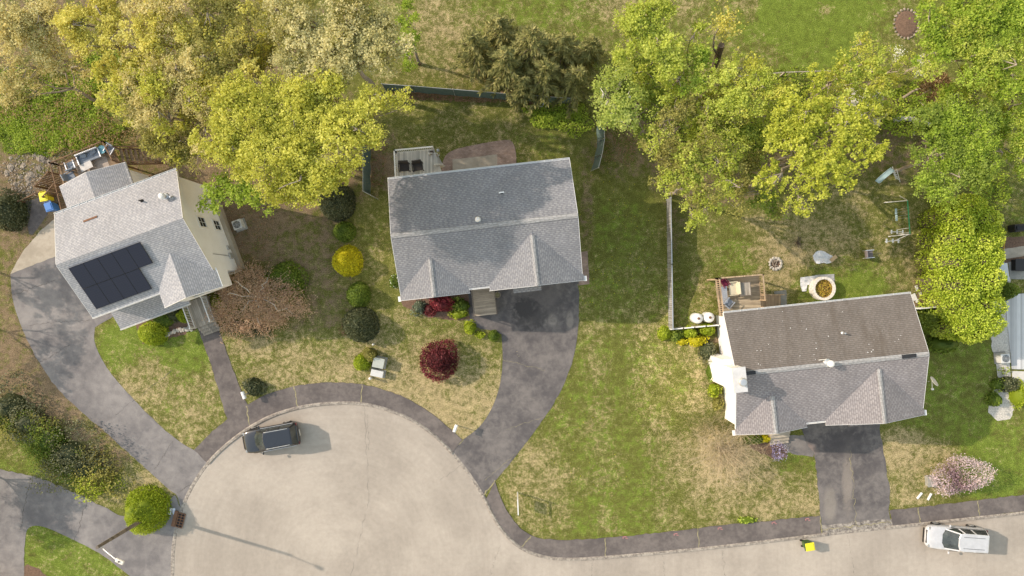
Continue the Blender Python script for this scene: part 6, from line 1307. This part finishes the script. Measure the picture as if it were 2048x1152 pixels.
# tanks
def tank(label, px, py):
    g = float(gz(px, py)); p = P(px, py, 1.2 + g); root = thing('storage_tank', label, 'tank', (p.x, p.y, g), 0, 'white tanks by the picket fence'); b = MB(); b.lathe((0, 0, 0), [(.36, .05), (.40, .12), (.40, 1.0), (.36, 1.12), (.2, 1.2), (.07, 1.22)], 24); b.build('body', M['white'], root, smooth=True); b = MB(); b.lathe((0, 0, 1.2), [(.10, 0), (.10, .10), (.03, .12)], 12); b.build('valve', M['rust'], root); b = MB(); b.lathe((0, 0, 0), [(.3, 0), (.3, .06)], 18); b.build('foot_ring', M['dark'], root); return root
t1 = tank('left of the two white tanks by the picket fence', 1397, 637); g = float(gz(1420, 635)); p = P(1420, 635, 1.2 + g); dup(t1, (p.x, p.y, g), .6, 'right of the two white tanks, against the white wall')
# rubble and debris
for i, (x, y, sx, sy, lab) in enumerate([(1828, 594, .32, .55, 'largest white board scrap at the house corner'), (1833, 576, .22, .42, 'white board scrap lying furthest up the hedge edge'), (1840, 588, .2, .3, 'small white board scrap beside the tall hedge'), (1834, 602, .28, .2, 'white board scrap next to the short white fence')]):
    b = MB(); b.box((0, 0, .04), (sx, sy, .04), random.uniform(.2, 1.2), ('X', .06)); o = b.build('board_scrap', M['white']); o.location = P(x, y); tag(o, lab, 'scrap', 'white board scraps at the house corner')
RK = 'rocks on the bare slope behind the dark deck'
for i in range(34):
    x, y = random.uniform(10, 105), random.uniform(295, 375)
    if x > 85 and y > 345: x -= 40
    b = MB(); r_ = random.uniform(.10, .34); rock(b, (0, 0, 0), r_, .35); o = b.build('rock', M['rock']); o.location = P(x, y); o.rotation_euler = (0, 0, random.random() * 6); tag(o, 'pale rock lying among others on the bare slope at the left', 'rock', RK)
for i in range(9):
    t = i / 8; x, y = 330 + 52 * t, 672 - 14 * t - 4 * math.sin(t * 3); b = MB(); rock(b, (0, 0, .06), random.uniform(.15, .21), .6); o = b.build('edging_stone', M['stone']); o.location = P(x, y); tag(o, 'pale edging stone in the row along the beige house flower bed', 'stone', 'edging stones of the beige house bed')
# things by the green fence
for lab, x, y, m_, rz in (('white bucket on leaf litter by the green fence', 1082, 209, 'white', .4), ('black bucket beside the white one', 1095, 213, 'black', .8)):
    p = P(x, y, .3); root = thing('bucket', lab, 'bucket', (p.x, p.y, 0), rz); b = MB(); b.lathe((0, 0, 0), [(.15, 0), (.20, .36), (.215, .36), (.215, .38), (.19, .38), (.14, .04)], 16); b.build('shell', M[m_], root); b = MB(); b.tube([(-.2, 0, .36), (-.14, .12, .40), (.14, .12, .40), (.2, 0, .36)], .008, 5); b.build('handle', M['galv'], root)
# dead trunk, fallen log, ring bed at the top right
p = P(1420, 150); dt = thing('broken_trunk', 'broken dead tree trunk at the field edge', 'tree trunk', tuple(p)); e = P(1443, 90, 6.5) - p
b = MB(); b.tube([(0, 0, 0), e * .5 + Vector((.05, 0, .2)), e], [.32, .26, .22], 10); b.build('trunk', M['bark_dark'], dt); b = MB(); b.tube([e * .7, e * .8 + Vector((-.5, .2, .2)), e * .9 + Vector((-.6, .7, .6)), e + Vector((-.2, 1.4, 1.0))], [.10, .08, .05, .02], 7); b.build('limb', M['bark'], dt); lp_ = np.array(e) + np.array([0, 1.2, 1.0]) + rng.normal(size=(420, 3)) * np.array([.5, .5, .3]); leaf_mesh('crown', lp_, .16, rng.random(420), L['gold'], dt)
b = MB(); pts = [P(x, y) for x, y in [(1783, 243), (1800, 238), (1825, 240), (1848, 248), (1866, 255)]]; b.tube([q - pts[0] + Vector((0, 0, .25)) for q in pts], [.20, .22, .2, .17, .12], 10); b.tube([pts[2] - pts[0] + Vector((0, 0, .25)), P(1825, 272) - pts[0] + Vector((0, 0, .2))], [.12, .06], 8); o = b.build('fallen_log', M['bark_pale'], smooth=True); o.location = pts[0]; tag(o, 'pale curved fallen log between the yellow maple and the green trees', 'log')
p = P(1812, 48); rb_ = thing('stone_ring_bed', 'oval stone edged planting bed at the edge of the back field', 'garden bed', tuple(p)); b = MB(); b.lathe((0, 0, 0), [(1.1, .03), (.9, .10), (.1, .16)], 20, .85, 1.0); b.build('soil', M['mulch'], rb_)
for k in range(22):
    t = 2 * math.pi * k / 22; b = MB(); rock(b, (1.0 * math.cos(t), 1.18 * math.sin(t), .05), .11); b.build('edge_stone', M['rock'], rb_)
# things at the right photo edge: covered grill, handcart
p = P(2036, 456, .5); gr = thing('covered_grill', 'black covered grill at the right photo edge', 'grill', (p.x, p.y, 0), R(5)); b = MB(); b.box((0, 0, .5), (1.1, .62, .9)); b.build('cover', M['dark'], gr, bevel=.10); b = MB(); b.box((-.1, 0, .98), (.75, .45, .14)); b.build('hood', M['black'], gr, bevel=.06)
p = P(1994, 498); wb = thing('hand_cart', 'yellow framed hand cart by the tall hedge', 'cart', tuple(p), R(10)); ym = plain('yellow_paint', C(.62, .40, .02), .45)
b = MB(); b.tube([(-.3, -.3, .3), (.25, -.25, .35), (.3, .55, .6)], .03, 6); b.tube([(-.3, .05, .3), (.1, .05, .35), (.05, .6, .6)], .03, 6); b.build('frame', ym, wb); b = MB(); b.box((-.15, -.1, .42), (.55, .45, .2)); b.build('tray', M['dark'], wb, bevel=.04)
for s in (-1, 1): b = MB(); b.tube([(-.2, s * .32, .2), (-.2, s * .38, .2)], .2, 16); b.build('wheel', M['tyre'], wb)
p = P(2040, 530, .4); b = MB(); b.box((0, 0, .25), (.9, .9, .5)); b.box((0, 0, .53), (1.0, 1.0, .06)); o = b.build('patio_table', M['dark'], bevel=.03); o.location = (p.x, p.y, .03); tag(o, 'dark square patio table at the right photo edge', 'table')
# stone near the magnolia, scrap sticks
p = P(1863, 963, .4); b = MB(); b.box((0, 0, .22), (.62, .8, .44), R(4)); b.box((0, 0, .46), (.68, .86, .05), R(4)); o = b.build('stone_block', M['conc_grey'], bevel=.05); o.location = (p.x, p.y, 0); tag(o, 'grey stone block left of the pink magnolia', 'block')
for i, (x, y, rz, lab) in enumerate([(1838, 991, -.7, 'white board end lying left below the pink magnolia'), (1858, 993, -.5, 'white board end closer to the pink magnolia')]):
    b = MB(); b.box((0, 0, .06), (.16, .62, .06), rz); o = b.build('board_scrap', M['white']); o.location = P(x, y); tag(o, lab, 'scrap')
# sprayed utility marks on the sidewalk edge
pk = plain('marking_paint', C(.40, .17, .17), .8, .3, 8); mk = MB()
for x, y in ((1250, 1073), (1352, 1067), (1440, 1055), (1548, 1044), (1615, 1037)):
    for dx, dy, w, h in ((0, 0, .22, .06), (3, 3, .18, .05), (-4, 2, .06, .16)):
        q = P(x + dx, y + dy); mk.add([(q.x - w / 2, q.y - h / 2, .052), (q.x + w / 2, q.y - h / 2, .052), (q.x + w / 2, q.y + h / 2, .052), (q.x - w / 2, q.y + h / 2, .052)], [(0, 1, 2, 3)])
tag(mk.build('pavement_markings', pk, normals=False), kind='structure')
